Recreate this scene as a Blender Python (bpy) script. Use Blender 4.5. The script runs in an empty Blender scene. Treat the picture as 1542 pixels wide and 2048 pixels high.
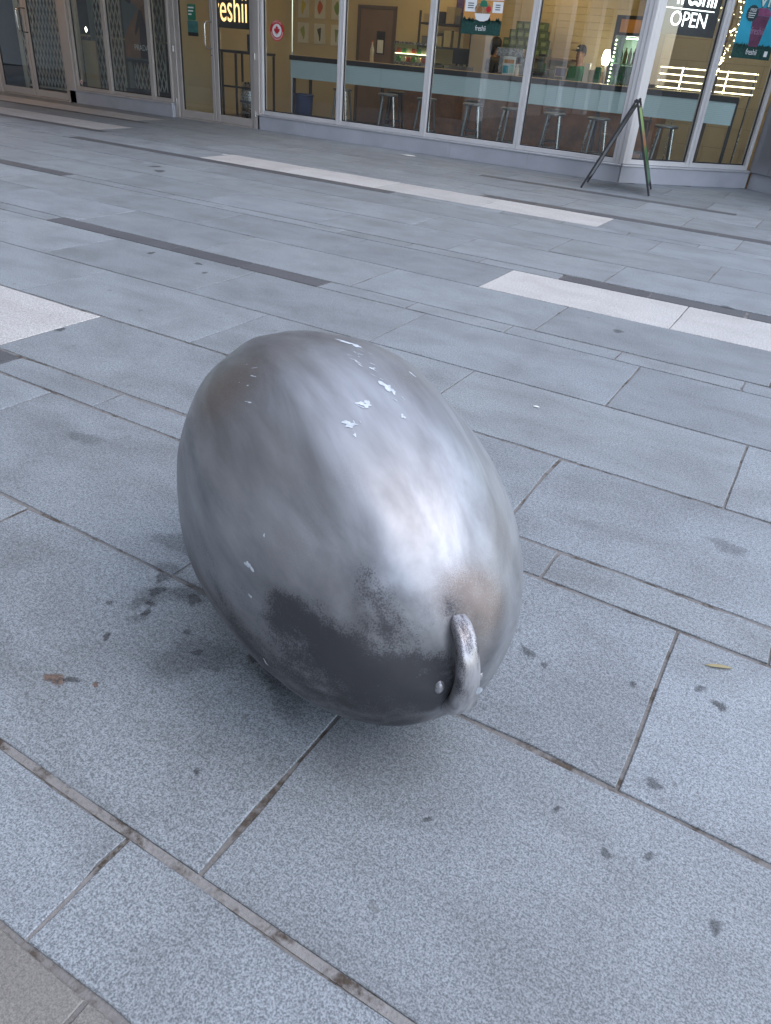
import bpy, math, random
from mathutils import Vector, Matrix, noise as mnoise

# ------------------------------------------------------------------ camera, world, sun, exposure
S = bpy.context.scene
COL = S.collection
rad = math.radians
RND = random.Random(11)

PITCH, ROLL, HEAD, FPX = 0.55898237, 0.08782783, -0.48594915, 1462.08
CAM = Vector((0, 0, 1.22))
fwd = Vector((math.sin(HEAD) * math.cos(PITCH), math.cos(HEAD) * math.cos(PITCH), -math.sin(PITCH)))
rt0 = Vector((math.cos(HEAD), -math.sin(HEAD), 0))
up0 = rt0.cross(fwd)
rt = rt0 * math.cos(ROLL) + up0 * math.sin(ROLL)
up = -rt0 * math.sin(ROLL) + up0 * math.cos(ROLL)
cd = bpy.data.cameras.new('camera')
cam = bpy.data.objects.new('camera', cd)
COL.objects.link(cam)
cam.matrix_world = Matrix(((rt.x, up.x, -fwd.x, CAM.x), (rt.y, up.y, -fwd.y, CAM.y), (rt.z, up.z, -fwd.z, CAM.z), (0, 0, 0, 1)))
cd.sensor_fit = 'VERTICAL'
cd.sensor_height = 36
cd.lens = FPX / 2048 * 36
cd.clip_start = 0.05
cd.clip_end = 600
S.camera = cam

SUN_DIR = Vector((0.56, 0.10, 0.82)).normalized()      # towards the sun
W = bpy.data.worlds.new("World")
S.world = W
W.use_nodes = True
wn = W.node_tree.nodes
bg = wn['Background']
sky = wn.new('ShaderNodeTexSky')
sky.sky_type = 'NISHITA'
sky.sun_disc = False
sky.sun_elevation = math.asin(SUN_DIR.z)
sky.sun_rotation = math.atan2(SUN_DIR.x, SUN_DIR.y)
sky.air_density = 1.0
sky.dust_density = 1.3
sky.ozone_density = 1.0
W.node_tree.links.new(sky.outputs[0], bg.inputs[0])
bg.inputs[1].default_value = 0.14
sd = bpy.data.lights.new('sun', 'SUN')
sd.energy = 1.0
sd.angle = rad(155)
sd.color = (1.0, 0.955, 0.90)
sun = bpy.data.objects.new('sun', sd)
COL.objects.link(sun)
sun.location = (6, -6, 12)
sun.rotation_euler = SUN_DIR.to_track_quat('Z', 'Y').to_euler()
S.view_settings.view_transform = 'Standard'
S.view_settings.look = 'None'
S.view_settings.gamma = 1
S.view_settings.use_curve_mapping = False
S.view_settings.exposure = 1.42
S.render.engine = 'CYCLES'
S.cycles.max_bounces = 8
S.cycles.transparent_max_bounces = 16
S.cycles.use_denoising = True
S.cycles.sample_clamp_indirect = 6

# ------------------------------------------------------------------ material helpers
class N:
    def __init__(self, name):
        self.m = bpy.data.materials.new(name)
        self.m.use_nodes = True
        self.t = self.m.node_tree
        self.b = self.t.nodes['Principled BSDF']
        self.out = self.t.nodes['Material Output']
    def n(self, typ, **kw):
        x = self.t.nodes.new('ShaderNode' + typ)
        for k, v in kw.items():
            setattr(x, k, v)
        return x
    def l(self, a, b):
        self.t.links.new(a, b)
    def put(self, sock, v):
        if isinstance(v, bpy.types.NodeSocket):
            self.l(v, sock)
        elif isinstance(v, (tuple, list)) and len(v) == 3 and sock.type == 'RGBA':
            sock.default_value = (*v, 1)
        else:
            sock.default_value = v
    def pos(self):
        return self.n('NewGeometry').outputs['Position']
    def obj(self):
        return self.n('TexCoord').outputs['Object']
    def rnd(self):
        return self.n('ObjectInfo').outputs['Random']
    def mapv(self, vec, scale=(1, 1, 1), loc=(0, 0, 0), rot=(0, 0, 0)):
        x = self.n('Mapping')
        self.put(x.inputs['Vector'], vec)
        x.inputs['Scale'].default_value = scale
        x.inputs['Location'].default_value = loc
        x.inputs['Rotation'].default_value = rot
        return x.outputs[0]
    def noise(self, vec, scale, detail=2, rough=0.5, dist=0):
        x = self.n('TexNoise')
        self.put(x.inputs['Vector'], vec)
        x.inputs['Scale'].default_value = scale
        x.inputs['Detail'].default_value = detail
        x.inputs['Roughness'].default_value = rough
        x.inputs['Distortion'].default_value = dist
        return x.outputs['Fac']
    def vor(self, vec, scale, out='Distance'):
        x = self.n('TexVoronoi')
        self.put(x.inputs['Vector'], vec)
        x.inputs['Scale'].default_value = scale
        return x.outputs[out]
    def ramp(self, fac, stops):
        x = self.n('ValToRGB')
        self.put(x.inputs[0], fac)
        e = x.color_ramp.elements
        while len(e) < len(stops):
            e.new(0.5)
        for i, (p, c) in enumerate(stops):
            e[i].position = p
            e[i].color = (c, c, c, 1) if isinstance(c, (int, float)) else (*c, 1)
        return x.outputs[0]
    def mr(self, v, a, b, c=0.0, d=1.0):
        x = self.n('MapRange')
        for i, q in enumerate((v, a, b, c, d)):
            self.put(x.inputs[i], q)
        return x.outputs[0]
    def math(self, op, a, b=0.0):
        x = self.n('Math', operation=op)
        self.put(x.inputs[0], a)
        self.put(x.inputs[1], b)
        return x.outputs[0]
    def mix(self, f, a, b, mode='MIX'):
        x = self.n('Mix', data_type='RGBA', blend_type=mode)
        self.put(x.inputs[0], f)
        self.put(x.inputs[6], a)
        self.put(x.inputs[7], b)
        return x.outputs[2]
    def attr(self, name):
        return self.n('Attribute', attribute_name=name).outputs['Fac']
    def bump(self, h, strength=0.3, dist=0.002):
        x = self.n('Bump')
        x.inputs['Strength'].default_value = strength
        x.inputs['Distance'].default_value = dist
        self.put(x.inputs['Height'], h)
        self.l(x.outputs[0], self.b.inputs['Normal'])
    def set(self, **kw):
        names = {'base': 'Base Color', 'rough': 'Roughness', 'metal': 'Metallic', 'spec': 'Specular IOR Level',
                 'emit': 'Emission Color', 'estr': 'Emission Strength', 'coat': 'Coat Weight', 'croug': 'Coat Roughness'}
        for k, v in kw.items():
            self.put(self.b.inputs[names[k]], v)
        return self

MATS = {}
def mat(name, base, rough=0.5, metal=0.0, vary=0.08, scale=6, emit=0.0, bump=0.0, spec=0.5):
    """plain procedural surface: base colour with soft grain and wear"""
    if name in MATS:
        return MATS[name]
    n = N(name)
    p = n.pos()
    f = n.noise(p, scale, 5, 0.6)
    c = n.mix(n.mr(f, 0.3, 0.7), tuple(x * (1 - vary) for x in base), tuple(min(1, x * (1 + vary)) for x in base))
    n.set(base=c, metal=metal, spec=spec)
    n.set(rough=n.mr(f, 0.3, 0.7, max(0.03, rough - 0.08), min(1, rough + 0.08)))
    if bump:
        n.bump(n.noise(p, 180, 3), bump, 0.001)
    if emit:
        n.set(emit=base, estr=emit)
    MATS[name] = n.m
    return n.m

def granite(name, dark, light, tint, spread, grain=230, stain=1.0):
    n = N(name)
    p = n.pos()
    r = n.rnd()
    off = n.n('VectorMath', operation='ADD')
    n.put(off.inputs[0], p)
    cmb = n.n('CombineXYZ')
    n.put(cmb.inputs[0], n.math('MULTIPLY', r, 37.0))
    n.put(cmb.inputs[1], n.math('MULTIPLY', r, 91.0))
    n.l(cmb.outputs[0], off.inputs[1])
    v = off.outputs[0]
    g1 = n.noise(v, grain, 3, 0.65)
    g2 = n.noise(v, grain * 0.42, 2, 0.6)
    g = n.math('ADD', n.math('MULTIPLY', g1, 0.72), n.math('MULTIPLY', g2, 0.28))
    base = n.ramp(g, [(0.40, dark), (0.5, tuple((a + b) / 2 for a, b in zip(dark, light))), (0.60, light)])
    # each slab a little lighter, darker, warmer or bluer
    tone = n.mr(r, 0, 1, 1 - spread, 1 + spread)
    base = n.mix(1.0, base, n.mix(n.math('FRACT', n.math('MULTIPLY', r, 7.31)), tuple(t * 0.98 for t in tint), tuple(t * 0.5 + 0.49 for t in tint)), 'MULTIPLY')
    tonec = n.n('CombineXYZ')
    for i in range(3):
        n.put(tonec.inputs[i], tone)
    base = n.mix(1.0, base, tonec.outputs[0], 'MULTIPLY')
    # cloudy wear, drifts along the slab
    cl = n.noise(n.mapv(v, (1.0, 1.7, 1)), 2.6, 6, 0.62, 0.4)
    base = n.mix(n.mr(cl, 0.42, 0.68, 0, 0.62 * stain), base, n.mix(1.0, base, (0.62, 0.60, 0.58), 'MULTIPLY'))
    cl2 = n.noise(p, 0.9, 5, 0.6)
    base = n.mix(n.mr(cl2, 0.45, 0.66, 0, 0.5 * stain), base, n.mix(1.0, base, (1.22, 1.22, 1.2), 'MULTIPLY'))
    # scuffs: faint pale streaks
    sc = n.noise(n.mapv(v, (3, 24, 1), rot=(0, 0, 0.45)), 2.2, 4, 0.7)
    base = n.mix(n.mr(sc, 0.63, 0.76, 0, 0.30 * stain), base, (0.5, 0.5, 0.5))
    # small trodden-in spots
    for s, th, k in ((5.5, 0.085, 0.45), (13.0, 0.12, 0.35)):
        wv = n.n('VectorMath', operation='ADD')
        n.put(wv.inputs[0], v)
        nz = n.n('TexNoise')
        n.put(nz.inputs['Vector'], v)
        nz.inputs['Scale'].default_value = 40
        sc2 = n.n('VectorMath', operation='SCALE')
        n.l(nz.outputs['Color'], sc2.inputs[0])
        sc2.inputs['Scale'].default_value = 0.035
        n.l(sc2.outputs[0], wv.inputs[1])
        vo = n.n('TexVoronoi')
        vo.inputs['Scale'].default_value = s
        n.l(wv.outputs[0], vo.inputs['Vector'])
        sep = n.n('SeparateColor')
        n.l(vo.outputs['Color'], sep.inputs[0])
        hit = n.math('MULTIPLY', n.mr(vo.outputs['Distance'], th, th * 0.55), n.math('GREATER_THAN', sep.outputs[0], 0.72))
        base = n.mix(n.math('MULTIPLY', hit, k * stain), base, (0.055, 0.05, 0.045))
    n.set(base=base, spec=0.6)
    n.set(rough=n.mr(g1, 0.35, 0.65, 0.5, 0.68))
    n.bump(n.math('ADD', g, n.math('MULTIPLY', cl, 0.6)), 0.35, 0.0016)
    MATS[name] = n.m
    return n.m

M_GREY = granite('grey_granite', (0.096, 0.109, 0.116), (0.318, 0.347, 0.362), (0.975, 0.99, 1.03), 0.09, 280)
M_WHITE = granite('white_granite', (0.25, 0.245, 0.24), (0.62, 0.61, 0.595), (1.0, 1.0, 1.0), 0.05, 200, 0.6)
M_BUFF = granite('buff_granite', (0.12, 0.115, 0.107), (0.225, 0.216, 0.202), (1.0, 0.99, 0.97), 0.04, 330, 0.7)
M_DARK = granite('dark_granite', (0.035, 0.036, 0.04), (0.12, 0.12, 0.128), (0.97, 1.0, 1.03), 0.10, 230, 0.6)

def grout_mat():
    n = N('joint_mortar')
    p = n.pos()
    a = n.noise(p, 11, 5, 0.7)
    b = n.noise(p, 120, 4, 0.7)
    mort = n.mix(b, (0.12, 0.115, 0.11), (0.26, 0.25, 0.24))
    dirt = n.mix(b, (0.045, 0.038, 0.031), (0.13, 0.105, 0.085))
    n.set(base=n.mix(n.mr(a, 0.50, 0.60), mort, dirt), rough=0.85, spec=0.25)
    n.bump(n.math('ADD', b, n.math('MULTIPLY', a, 2.0)), 0.8, 0.004)
    return n.m
M_GROUT = grout_mat()

def soft(n, b, k):
    # soaked-in stain: fades out at its rim, broken up by the stone's grain
    tr = n.n('BsdfTransparent')
    mx = n.n('MixShader')
    f = n.math('ADD', n.attr('soak'), n.math('MULTIPLY', n.math('SUBTRACT', b, 0.5), 1.3))
    n.put(mx.inputs[0], n.mr(f, 0.1, 0.62, 0, k))
    n.l(tr.outputs[0], mx.inputs[1])
    n.l(n.b.outputs[0], mx.inputs[2])
    n.l(mx.outputs[0], n.out.inputs[0])
    return n.m
def wet_stain(k=0.30):
    n = N('dark_soaked_stain')
    b = n.noise(n.pos(), 90, 5, 0.75)
    n.set(base=(0.035, 0.036, 0.038), rough=0.6, spec=0.3)
    return soft(n, b, k)
def paving_dirt():
    n = N('trodden_gum')
    b = n.noise(n.pos(), 160, 4, 0.7)
    n.set(base=n.ramp(b, [(0.3, (0.03, 0.03, 0.032)), (0.7, (0.10, 0.10, 0.102))]), rough=0.75, spec=0.3)
    return soft(n, b, 0.52)
def rust_dirt():
    n = N('brown_gum')
    b = n.noise(n.pos(), 70, 5, 0.7)
    n.set(base=n.ramp(b, [(0.35, (0.05, 0.042, 0.038)), (0.5, (0.17, 0.11, 0.08)), (0.68, (0.28, 0.17, 0.11))]), rough=0.6)
    return soft(n, b, 0.7)
M_WET = wet_stain(0.2)
M_WET2 = wet_stain(0.36)
M_GUM, M_RUST = paving_dirt(), rust_dirt()

M_FRAME = mat('satin_aluminium', (0.60, 0.585, 0.58), 0.36, 0.25, 0.05, 3)
M_FRAME2 = mat('aged_aluminium', (0.46, 0.42, 0.39), 0.42, 0.25, 0.07, 3)
M_PLINTH = mat('grey_painted_plinth', (0.40, 0.405, 0.44), 0.42, 0.1, 0.10, 2.5, bump=0.05)
M_SILL = mat('pale_sill', (0.55, 0.55, 0.57), 0.35, 0.5, 0.06, 4)
M_PANEL = mat('grey_metal_panel', (0.30, 0.305, 0.33), 0.38, 0.55, 0.04, 1.5)
M_BLACK = mat('black_powder_coat', (0.018, 0.018, 0.02), 0.45, 0.0, 0.2, 20)
M_GASKET = mat('black_gasket', (0.02, 0.02, 0.022), 0.7)
M_CHROME = mat('brushed_steel', (0.62, 0.62, 0.62), 0.25, 1.0, 0.06, 20)
M_GUNMETAL = mat('gunmetal', (0.20, 0.21, 0.22), 0.35, 0.9, 0.1, 12)
M_CREAM = mat('cream_wall_paint', (0.52, 0.42, 0.25), 0.7, 0, 0.05, 1.5)
M_TILE = mat('cream_wall_tile', (0.52, 0.45, 0.33), 0.35, 0, 0.05, 2)
M_TGROUT = mat('tile_grout', (0.34, 0.29, 0.22), 0.9)
M_FLOOR = mat('dark_shop_floor', (0.06, 0.052, 0.046), 0.45, 0, 0.3, 3)
M_CEIL = mat('shop_ceiling_white', (0.7, 0.68, 0.62), 0.8)
M_WOOD = mat('light_oak_top', (0.52, 0.36, 0.19), 0.45, 0, 0.18, 9)
M_ORANGE = mat('orange_wood_front', (0.27, 0.125, 0.05), 0.5, 0, 0.4, 5)
M_BROWN = mat('brown_door_paint', (0.20, 0.125, 0.08), 0.5, 0, 0.1, 4)
M_STUCCO = mat('pale_render', (0.42, 0.41, 0.39), 0.85, 0, 0.1, 0.7, bump=0.2)
M_SOFFIT = mat('dark_soffit', (0.10, 0.095, 0.09), 0.7)
M_DARKWALL = mat('dark_shop_wall', (0.05, 0.046, 0.042), 0.8)
M_BEIGE = mat('beige_board', (0.36, 0.29, 0.17), 0.7)
M_WHITE_P = mat('white_print', (0.78, 0.78, 0.76), 0.5)
M_INK = mat('dark_print', (0.02, 0.05, 0.055), 0.5)
M_TEAL = mat('teal_print', (0.03, 0.33, 0.46), 0.4, 0, 0.18, 3)
M_PURPLE = mat('purple_print', (0.13, 0.045, 0.085), 0.4, 0, 0.25, 14)
M_PLUM = mat('pale_plum_print', (0.36, 0.2, 0.3), 0.4)
M_GREEN_D = mat('dark_green_print', (0.010, 0.055, 0.045), 0.5, 0, 0.8, 60)
M_GREEN = mat('green_print', (0.02, 0.17, 0.10), 0.45)
M_RED = mat('red_print', (0.50, 0.02, 0.03), 0.45)
M_PINKW = mat('pale_pink_print', (0.75, 0.55, 0.52), 0.5)
M_ORANGE_P = mat('orange_print', (0.55, 0.26, 0.07), 0.5)
M_SKIN = mat('skin', (0.28, 0.15, 0.095), 0.55)
M_HAIR = mat('dark_hair', (0.012, 0.009, 0.008), 0.55)

def glass_mat(name, tint=(0.93, 0.96, 0.95), k=3.0):
    n = N(name)
    tr = n.n('BsdfTransparent')
    tr.inputs[0].default_value = (*tint, 1)
    gl = n.n('BsdfGlossy')
    gl.inputs[0].default_value = (1, 1, 1, 1)
    gl.inputs['Roughness'].default_value = 0.01
    fr = n.n('Fresnel')
    fr.inputs[0].default_value = 1.48
    mx = n.n('MixShader')
    n.put(mx.inputs[0], n.math('MULTIPLY', n.math('MULTIPLY', fr.outputs[0], n.math('SUBTRACT', 1.0, n.n('NewGeometry').outputs['Backfacing'])), k))
    n.l(tr.outputs[0], mx.inputs[1])
    n.l(gl.outputs[0], mx.inputs[2])
    n.l(mx.outputs[0], n.out.inputs[0])
    return n.m
M_GLASS = glass_mat('window_glass')
M_GLASS_G = glass_mat('green_glass', (0.72, 0.86, 0.80))

def emis(name, col, s):
    n = N(name)
    n.set(base=(0.8, 0.8, 0.8), emit=col, estr=s)
    return n.m
M_LAMP = emis('warm_lamp', (1.0, 0.68, 0.29), 4.6)
M_LAMP_W = emis('white_lamp', (1.0, 0.93, 0.75), 12)
M_STRIP = emis('warm_light_strip', (1.0, 0.86, 0.50), 3.2)
M_LED = emis('green_white_led', (0.80, 1.0, 0.55), 3.5)
M_NEON = emis('lit_white_letters', (0.95, 1.0, 1.0), 1.6)
M_AMBER = emis('amber_lit_letters', (1.0, 0.58, 0.20), 0.85)

# ------------------------------------------------------------------ mesh helpers
class MB:
    def __init__(self):
        self.v, self.f, self.mi, self.sm = [], [], [], []
        self.T = None
    def add(self, vs, fs, mi=0, smooth=False):
        o = len(self.v)
        for p in vs:
            p = Vector(p)
            self.v.append(tuple(self.T @ p) if self.T else tuple(p))
        for q in fs:
            self.f.append([o + i for i in q])
            self.mi.append(mi)
            self.sm.append(smooth)
        return self
    def box(self, x0, x1, y0, y1, z0, z1, b=0.0, mi=0):
        if b <= 0:
            vs = [(x, y, z) for z in (z0, z1) for y in (y0, y1) for x in (x0, x1)]
            return self.add(vs, [(0, 2, 3, 1), (4, 5, 7, 6), (0, 1, 5, 4), (2, 6, 7, 3), (0, 4, 6, 2), (1, 3, 7, 5)], mi)
        X, Y, Z = (x0, x1), (y0, y1), (z0, z1)
        vs, ix = [], {}
        for i in (0, 1):
            for j in (0, 1):
                for k in (0, 1):
                    c = (X[i], Y[j], Z[k])
                    s = (1 - 2 * i, 1 - 2 * j, 1 - 2 * k)
                    for a in range(3):
                        q = [c[d] + (s[d] * b if d != a else 0) for d in range(3)]
                        ix[(i, j, k, a)] = len(vs)
                        vs.append(tuple(q))
        fs = []
        for a in range(3):
            o = [d for d in range(3) if d != a]
            for s in (0, 1):
                r = []
                for (m, n_) in ((0, 0), (1, 0), (1, 1), (0, 1)):
                    k = [0, 0, 0]
                    k[a] = s
                    k[o[0]] = m
                    k[o[1]] = n_
                    r.append(ix[(*k, a)])
                fs.append(r if (s == 1) == (a != 1) else r[::-1])
        for a in range(3):
            o = [d for d in range(3) if d != a]
            for m in (0, 1):
                for n_ in (0, 1):
                    k0, k1 = [0, 0, 0], [0, 0, 0]
                    k0[o[0]] = k1[o[0]] = m
                    k0[o[1]] = k1[o[1]] = n_
                    k1[a] = 1
                    r = [ix[(*k0, o[0])], ix[(*k1, o[0])], ix[(*k1, o[1])], ix[(*k0, o[1])]]
                    fs.append(r)
        for i in (0, 1):
            for j in (0, 1):
                for k in (0, 1):
                    fs.append([ix[(i, j, k, a)] for a in range(3)])
        return self.add(vs, fs, mi)
    def tube(self, pts, r, n=10, mi=0, caps=True, ridge=0.0, lobes=5):
        pts = [Vector(p) for p in pts]
        if not isinstance(r, (list, tuple)):
            r = [r] * len(pts)
        vs, fs = [], []
        u = None
        for i, p in enumerate(pts):
            t = (pts[min(i + 1, len(pts) - 1)] - pts[max(i - 1, 0)]).normalized()
            if u is None:
                u = t.orthogonal().normalized()
            u = (u - t * u.dot(t)).normalized()
            w = t.cross(u)
            for k in range(n):
                a = 2 * math.pi * k / n
                rr = r[i] * (1 + ridge * math.cos(lobes * a))
                vs.append(p + (u * math.cos(a) + w * math.sin(a)) * rr)
        for i in range(len(pts) - 1):
            for k in range(n):
                fs.append((i * n + k, i * n + (k + 1) % n, (i + 1) * n + (k + 1) % n, (i + 1) * n + k))
        self.add(vs, fs, mi, True)
        if caps:
            self.add(vs[:n], [tuple(range(n))[::-1]], mi)
            self.add(vs[-n:], [tuple(range(n))], mi)
        return self
    def lathe(self, prof, c=(0, 0, 0), n=16, mi=0):
        vs, fs = [], []
        for (r, z) in prof:
            for k in range(n):
                a = 2 * math.pi * k / n
                vs.append((c[0] + r * math.cos(a), c[1] + r * math.sin(a), c[2] + z))
        for i in range(len(prof) - 1):
            for k in range(n):
                fs.append((i * n + k, i * n + (k + 1) % n, (i + 1) * n + (k + 1) % n, (i + 1) * n + k))
        return self.add(vs, fs, mi, True)
    def ball(self, c, r, n=10, mi=0, sc=(1, 1, 1)):
        vs, fs = [], []
        m = max(4, n // 2)
        for i in range(m + 1):
            t = math.pi * i / m
            for k in range(n):
                a = 2 * math.pi * k / n
                vs.append((c[0] + r * sc[0] * math.sin(t) * math.cos(a), c[1] + r * sc[1] * math.sin(t) * math.sin(a), c[2] + r * sc[2] * math.cos(t)))
        for i in range(m):
            for k in range(n):
                fs.append((i * n + k, (i + 1) * n + k, (i + 1) * n + (k + 1) % n, i * n + (k + 1) % n))
        return self.add(vs, fs, mi, True)
    def prism(self, poly, y0, y1, mi=0):
        """polygon in x,z (counter-clockwise seen from -y), extruded along y"""
        n = len(poly)
        vs = [(x, y0, z) for x, z in poly] + [(x, y1, z) for x, z in poly]
        fs = [tuple(range(n)), tuple(range(2 * n - 1, n - 1, -1))] + [(i, i + n, (i + 1) % n + n, (i + 1) % n) for i in range(n)]
        return self.add(vs, fs, mi)
    def build(self, name, mats, parent=None, link=True):
        me = bpy.data.meshes.new(name)
        me.from_pydata(self.v, [], self.f)
        for m in (mats if isinstance(mats, (list, tuple)) else [mats]):
            me.materials.append(m)
        me.polygons.foreach_set('material_index', self.mi)
        me.polygons.foreach_set('use_smooth', self.sm)
        me.update()
        o = bpy.data.objects.new(name, me)
        COL.objects.link(o)
        if parent:
            o.parent = parent
        return o

def empty(name, loc=(0, 0, 0), rz=0.0):
    o = bpy.data.objects.new(name, None)
    COL.objects.link(o)
    o.location = loc
    o.rotation_euler = (0, 0, rz)
    o.empty_display_size = 0.1
    return o
def tag(o, label=None, cat=None, group=None, kind=None):
    for k, v in (('label', label), ('category', cat), ('group', group), ('kind', kind)):
        if v:
            o[k] = v
    return o
def copy_tree(o, parent=None):
    c = o.copy()
    COL.objects.link(c)
    if parent:
        c.parent = parent
    for ch in list(o.children):
        copy_tree(ch, c)
    return c
def boxo(name, m, parent, *a, b=0.0):
    return MB().box(*a, b=b).build(name, m, parent)

def text(name, s, h, m, parent, loc, width=None, depth=0.002, bold=0.0, rz=0.0, align='CENTER', shear=0.0):
    """flat lettering facing -y, h = cap height in metres, width = whole line"""
    cu = bpy.data.curves.new(name, 'FONT')
    cu.body = s
    cu.size = 1
    cu.align_x = align
    cu.extrude = 0
    cu.offset = bold
    cu.shear = shear
    cu.resolution_u = 4
    t = bpy.data.objects.new(name, cu)
    COL.objects.link(t)
    bpy.context.view_layer.update()
    me = bpy.data.meshes.new_from_object(t.evaluated_get(bpy.context.evaluated_depsgraph_get()))
    bpy.data.objects.remove(t)
    xs = [v.co.x for v in me.vertices] or [0, 1]
    w = max(xs) - min(xs)
    kz = h / 0.70
    kx = (width / w) if width else kz
    for v in me.vertices:
        v.co = Vector((v.co.x * kx, -depth if v.co.z > -1 else 0, v.co.y * kz))
    me.materials.clear()
    me.materials.append(m)
    o = bpy.data.objects.new(name, me)
    COL.objects.link(o)
    o.location = loc
    o.rotation_euler = (0, 0, rz)
    if parent:
        o.parent = parent
    return o

# ------------------------------------------------------------------ ground and paving
K = 1.22 / 1.55
ground = MB().box(-150, 150, -150, 150, -0.6, -0.05).build('ground', mat('asphalt', (0.05, 0.05, 0.05), 0.85))
tag(ground, kind='structure')
pavement = MB().box(-24, 9, -9, 10.72, -0.05, -0.0042).build('pavement', M_GROUT)
tag(pavement, kind='structure')
def pale_mortar():
    n = N('pale_mortar')
    p = n.pos()
    a = n.noise(p, 16, 5, 0.7)
    b = n.noise(p, 140, 4, 0.7)
    n.set(base=n.mix(n.mr(a, 0.50, 0.62), n.mix(b, (0.15, 0.145, 0.14), (0.31, 0.30, 0.29)), (0.07, 0.055, 0.043)), rough=0.85, spec=0.25)
    n.bump(n.math('ADD', b, n.math('MULTIPLY', a, 2.5)), 0.9, 0.004)
    return n.m
M_PALE = pale_mortar()
for (ya, yb, xa, xb) in ((.634, .655, -4, 3.4), (-.0, -.0, 0, 0)):
    if yb > ya:
        MB().box(xa * K, xb * K, ya * K, yb * K, -.03, -.0022).build('mortar_joint', M_PALE, pavement)
MB().box(-.9255 * K, -.9105 * K, .3655 * K, .6338 * K, -.03, -.0030).build('mortar_joint', M_PALE, pavement)
# the forecourt inside the splayed corner
fc = MB()
fc.prism([(-2.9, -0.05), (-2.9, -0.0042), (3.2, -0.0042), (3.2, -0.05)], 10.72, 16.5)
fc.build('joint_bed', M_GROUT, pavement)

def in_view(x, y, mx=230):
    d = Vector((x, y, 0)) - CAM
    z = d.dot(fwd)
    if z < 0.15:
        return False
    px = 771 + FPX * d.dot(rt) / z
    py = 1024 - FPX * d.dot(up) / z
    return -mx < px < 1542 + mx and -80 < py < 2048 + mx

def slab_mesh(lx, ly, seed):
    r = random.Random(seed)
    out = []
    nx, ny = 7, 4
    def edge(x0, y0, x1, y1, n):
        for i in range(n):
            t = i / n
            out.append((x0 + (x1 - x0) * t, y0 + (y1 - y0) * t))
    edge(0, 0, lx, 0, nx); edge(lx, 0, lx, ly, ny); edge(lx, ly, 0, ly, nx); edge(0, ly, 0, 0, ny)
    c = (lx / 2, ly / 2)
    P = []
    for (x, y) in out:
        j = r.random() * 0.0030 + (0.005 if r.random() < 0.12 else 0)
        P.append((x + (j if x < c[0] else -j), y + (j if y < c[1] else -j)))
    n = len(P)
    vs, fs = [], []
    for (ins, z) in ((0, -0.03), (0, -0.0016), (0.0018, 0.0)):
        for (x, y) in P:
            vs.append((x + (ins if x < c[0] else -ins), y + (ins if y < c[1] else -ins), z + (0 if z < -0.01 else 0)))
    for a in (0, 1):
        for i in range(n):
            fs.append((a * n + i, a * n + (i + 1) % n, (a + 1) * n + (i + 1) % n, (a + 1) * n + i))
    fs.append(tuple(range(2 * n, 3 * n)))
    return vs, fs

slab_cache = {}
def slab(x0, x1, y0, y1, m, far=None):
    lx, ly = x1 - x0, y1 - y0
    key = (round(lx, 2), round(ly, 2), m.name, RND.randrange(3))
    dz = RND.uniform(-0.0008, 0.0008)
    if far is not None:
        vs, fs = slab_mesh(lx, ly, hash(key[:2]) & 255)
        far.add([(x + x0, y + y0, z + dz) for x, y, z in vs], fs)
        return
    if key not in slab_cache:
        vs, fs = slab_mesh(lx, ly, len(slab_cache) + 5)
        b = MB().add(vs, fs)
        o = b.build('paver', m, pavement)
        slab_cache[key] = o.data
    else:
        o = bpy.data.objects.new('paver', slab_cache[key])
        COL.objects.link(o)
        o.parent = pavement
    o.location = (x0, y0, dz)

L = 1.533
# rows: (y0, y1, joint phase, pitch, [(x from, x to, kind)])  in survey units, scaled by K
ROWS = [
    (-0.42, 0.357, -0.73, L, [(-9, 9, 'b')]), (0.366, 0.6345, -0.918, L, []), (0.6545, 1.393, -0.725, L, []), (1.404, 2.143, 0.0, L, []),
    (2.154, 2.348, -0.485, 0.768, [(-9, -3.59, 'd')]), (2.362, 3.102, -0.738, L, [(-9, -3.80, 'w')]), (3.114, 3.868, 0.0, L, []),
    (3.880, 4.660, -0.743, L, []), (4.672, 4.856, -0.14, 0.772, [(-6.36, -3.22, 'd')]), (4.870, 5.620, 0.0, L, []),
    (5.632, 6.385, -0.77, L, [(-2.28, 9, 'w')]), (6.400, 6.585, -0.335, 0.775, [(-1.89, 9, 'd'), (-20, -8.21, 'd')]),
    (6.612, 7.390, 0.0, 1.545, []), (7.404, 8.195, -0.80, 1.548, []), (8.207, 8.960, -0.01, 1.55, []),
    (8.973, 9.178, -0.40, 0.785, [(-11.2, -5.10, 'd')]), (9.192, 9.950, -0.82, 1.55, [(-8.6, -2.375, 'w')]),
    (9.965, 10.165, -1.13, 0.785, [(-4.2, 9, 'd'), (-24, -11.6, 'd')]), (10.18, 11.03, -0.03, 1.57, [(-24, -11.9, 'w')]), (11.045, 11.84, -0.82, 1.57, []),
    (11.855, 12.03, -1.19, 0.785, [(-5.1, -1.18, 'd'), (-26, -12.5, 'd')]), (12.045, 12.86, -0.05, 1.57, [(-26, -12.9, 'w')]),
    (12.875, 13.622, -0.86, 1.57, []), (13.635, 14.4, -0.05, 1.57, []), (14.415, 15.2, -0.86, 1.57, []), (15.215, 16.0, -0.05, 1.57, []),
]
EXTRA = []
y = -0.42
flip = 0
while y > -8.5:
    EXTRA.append((y - 0.75, y - 0.014, -0.73 if flip else 0.0, L, []))
    y -= 0.765
    flip = 1 - flip
far = MB()
nslab = 0
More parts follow.
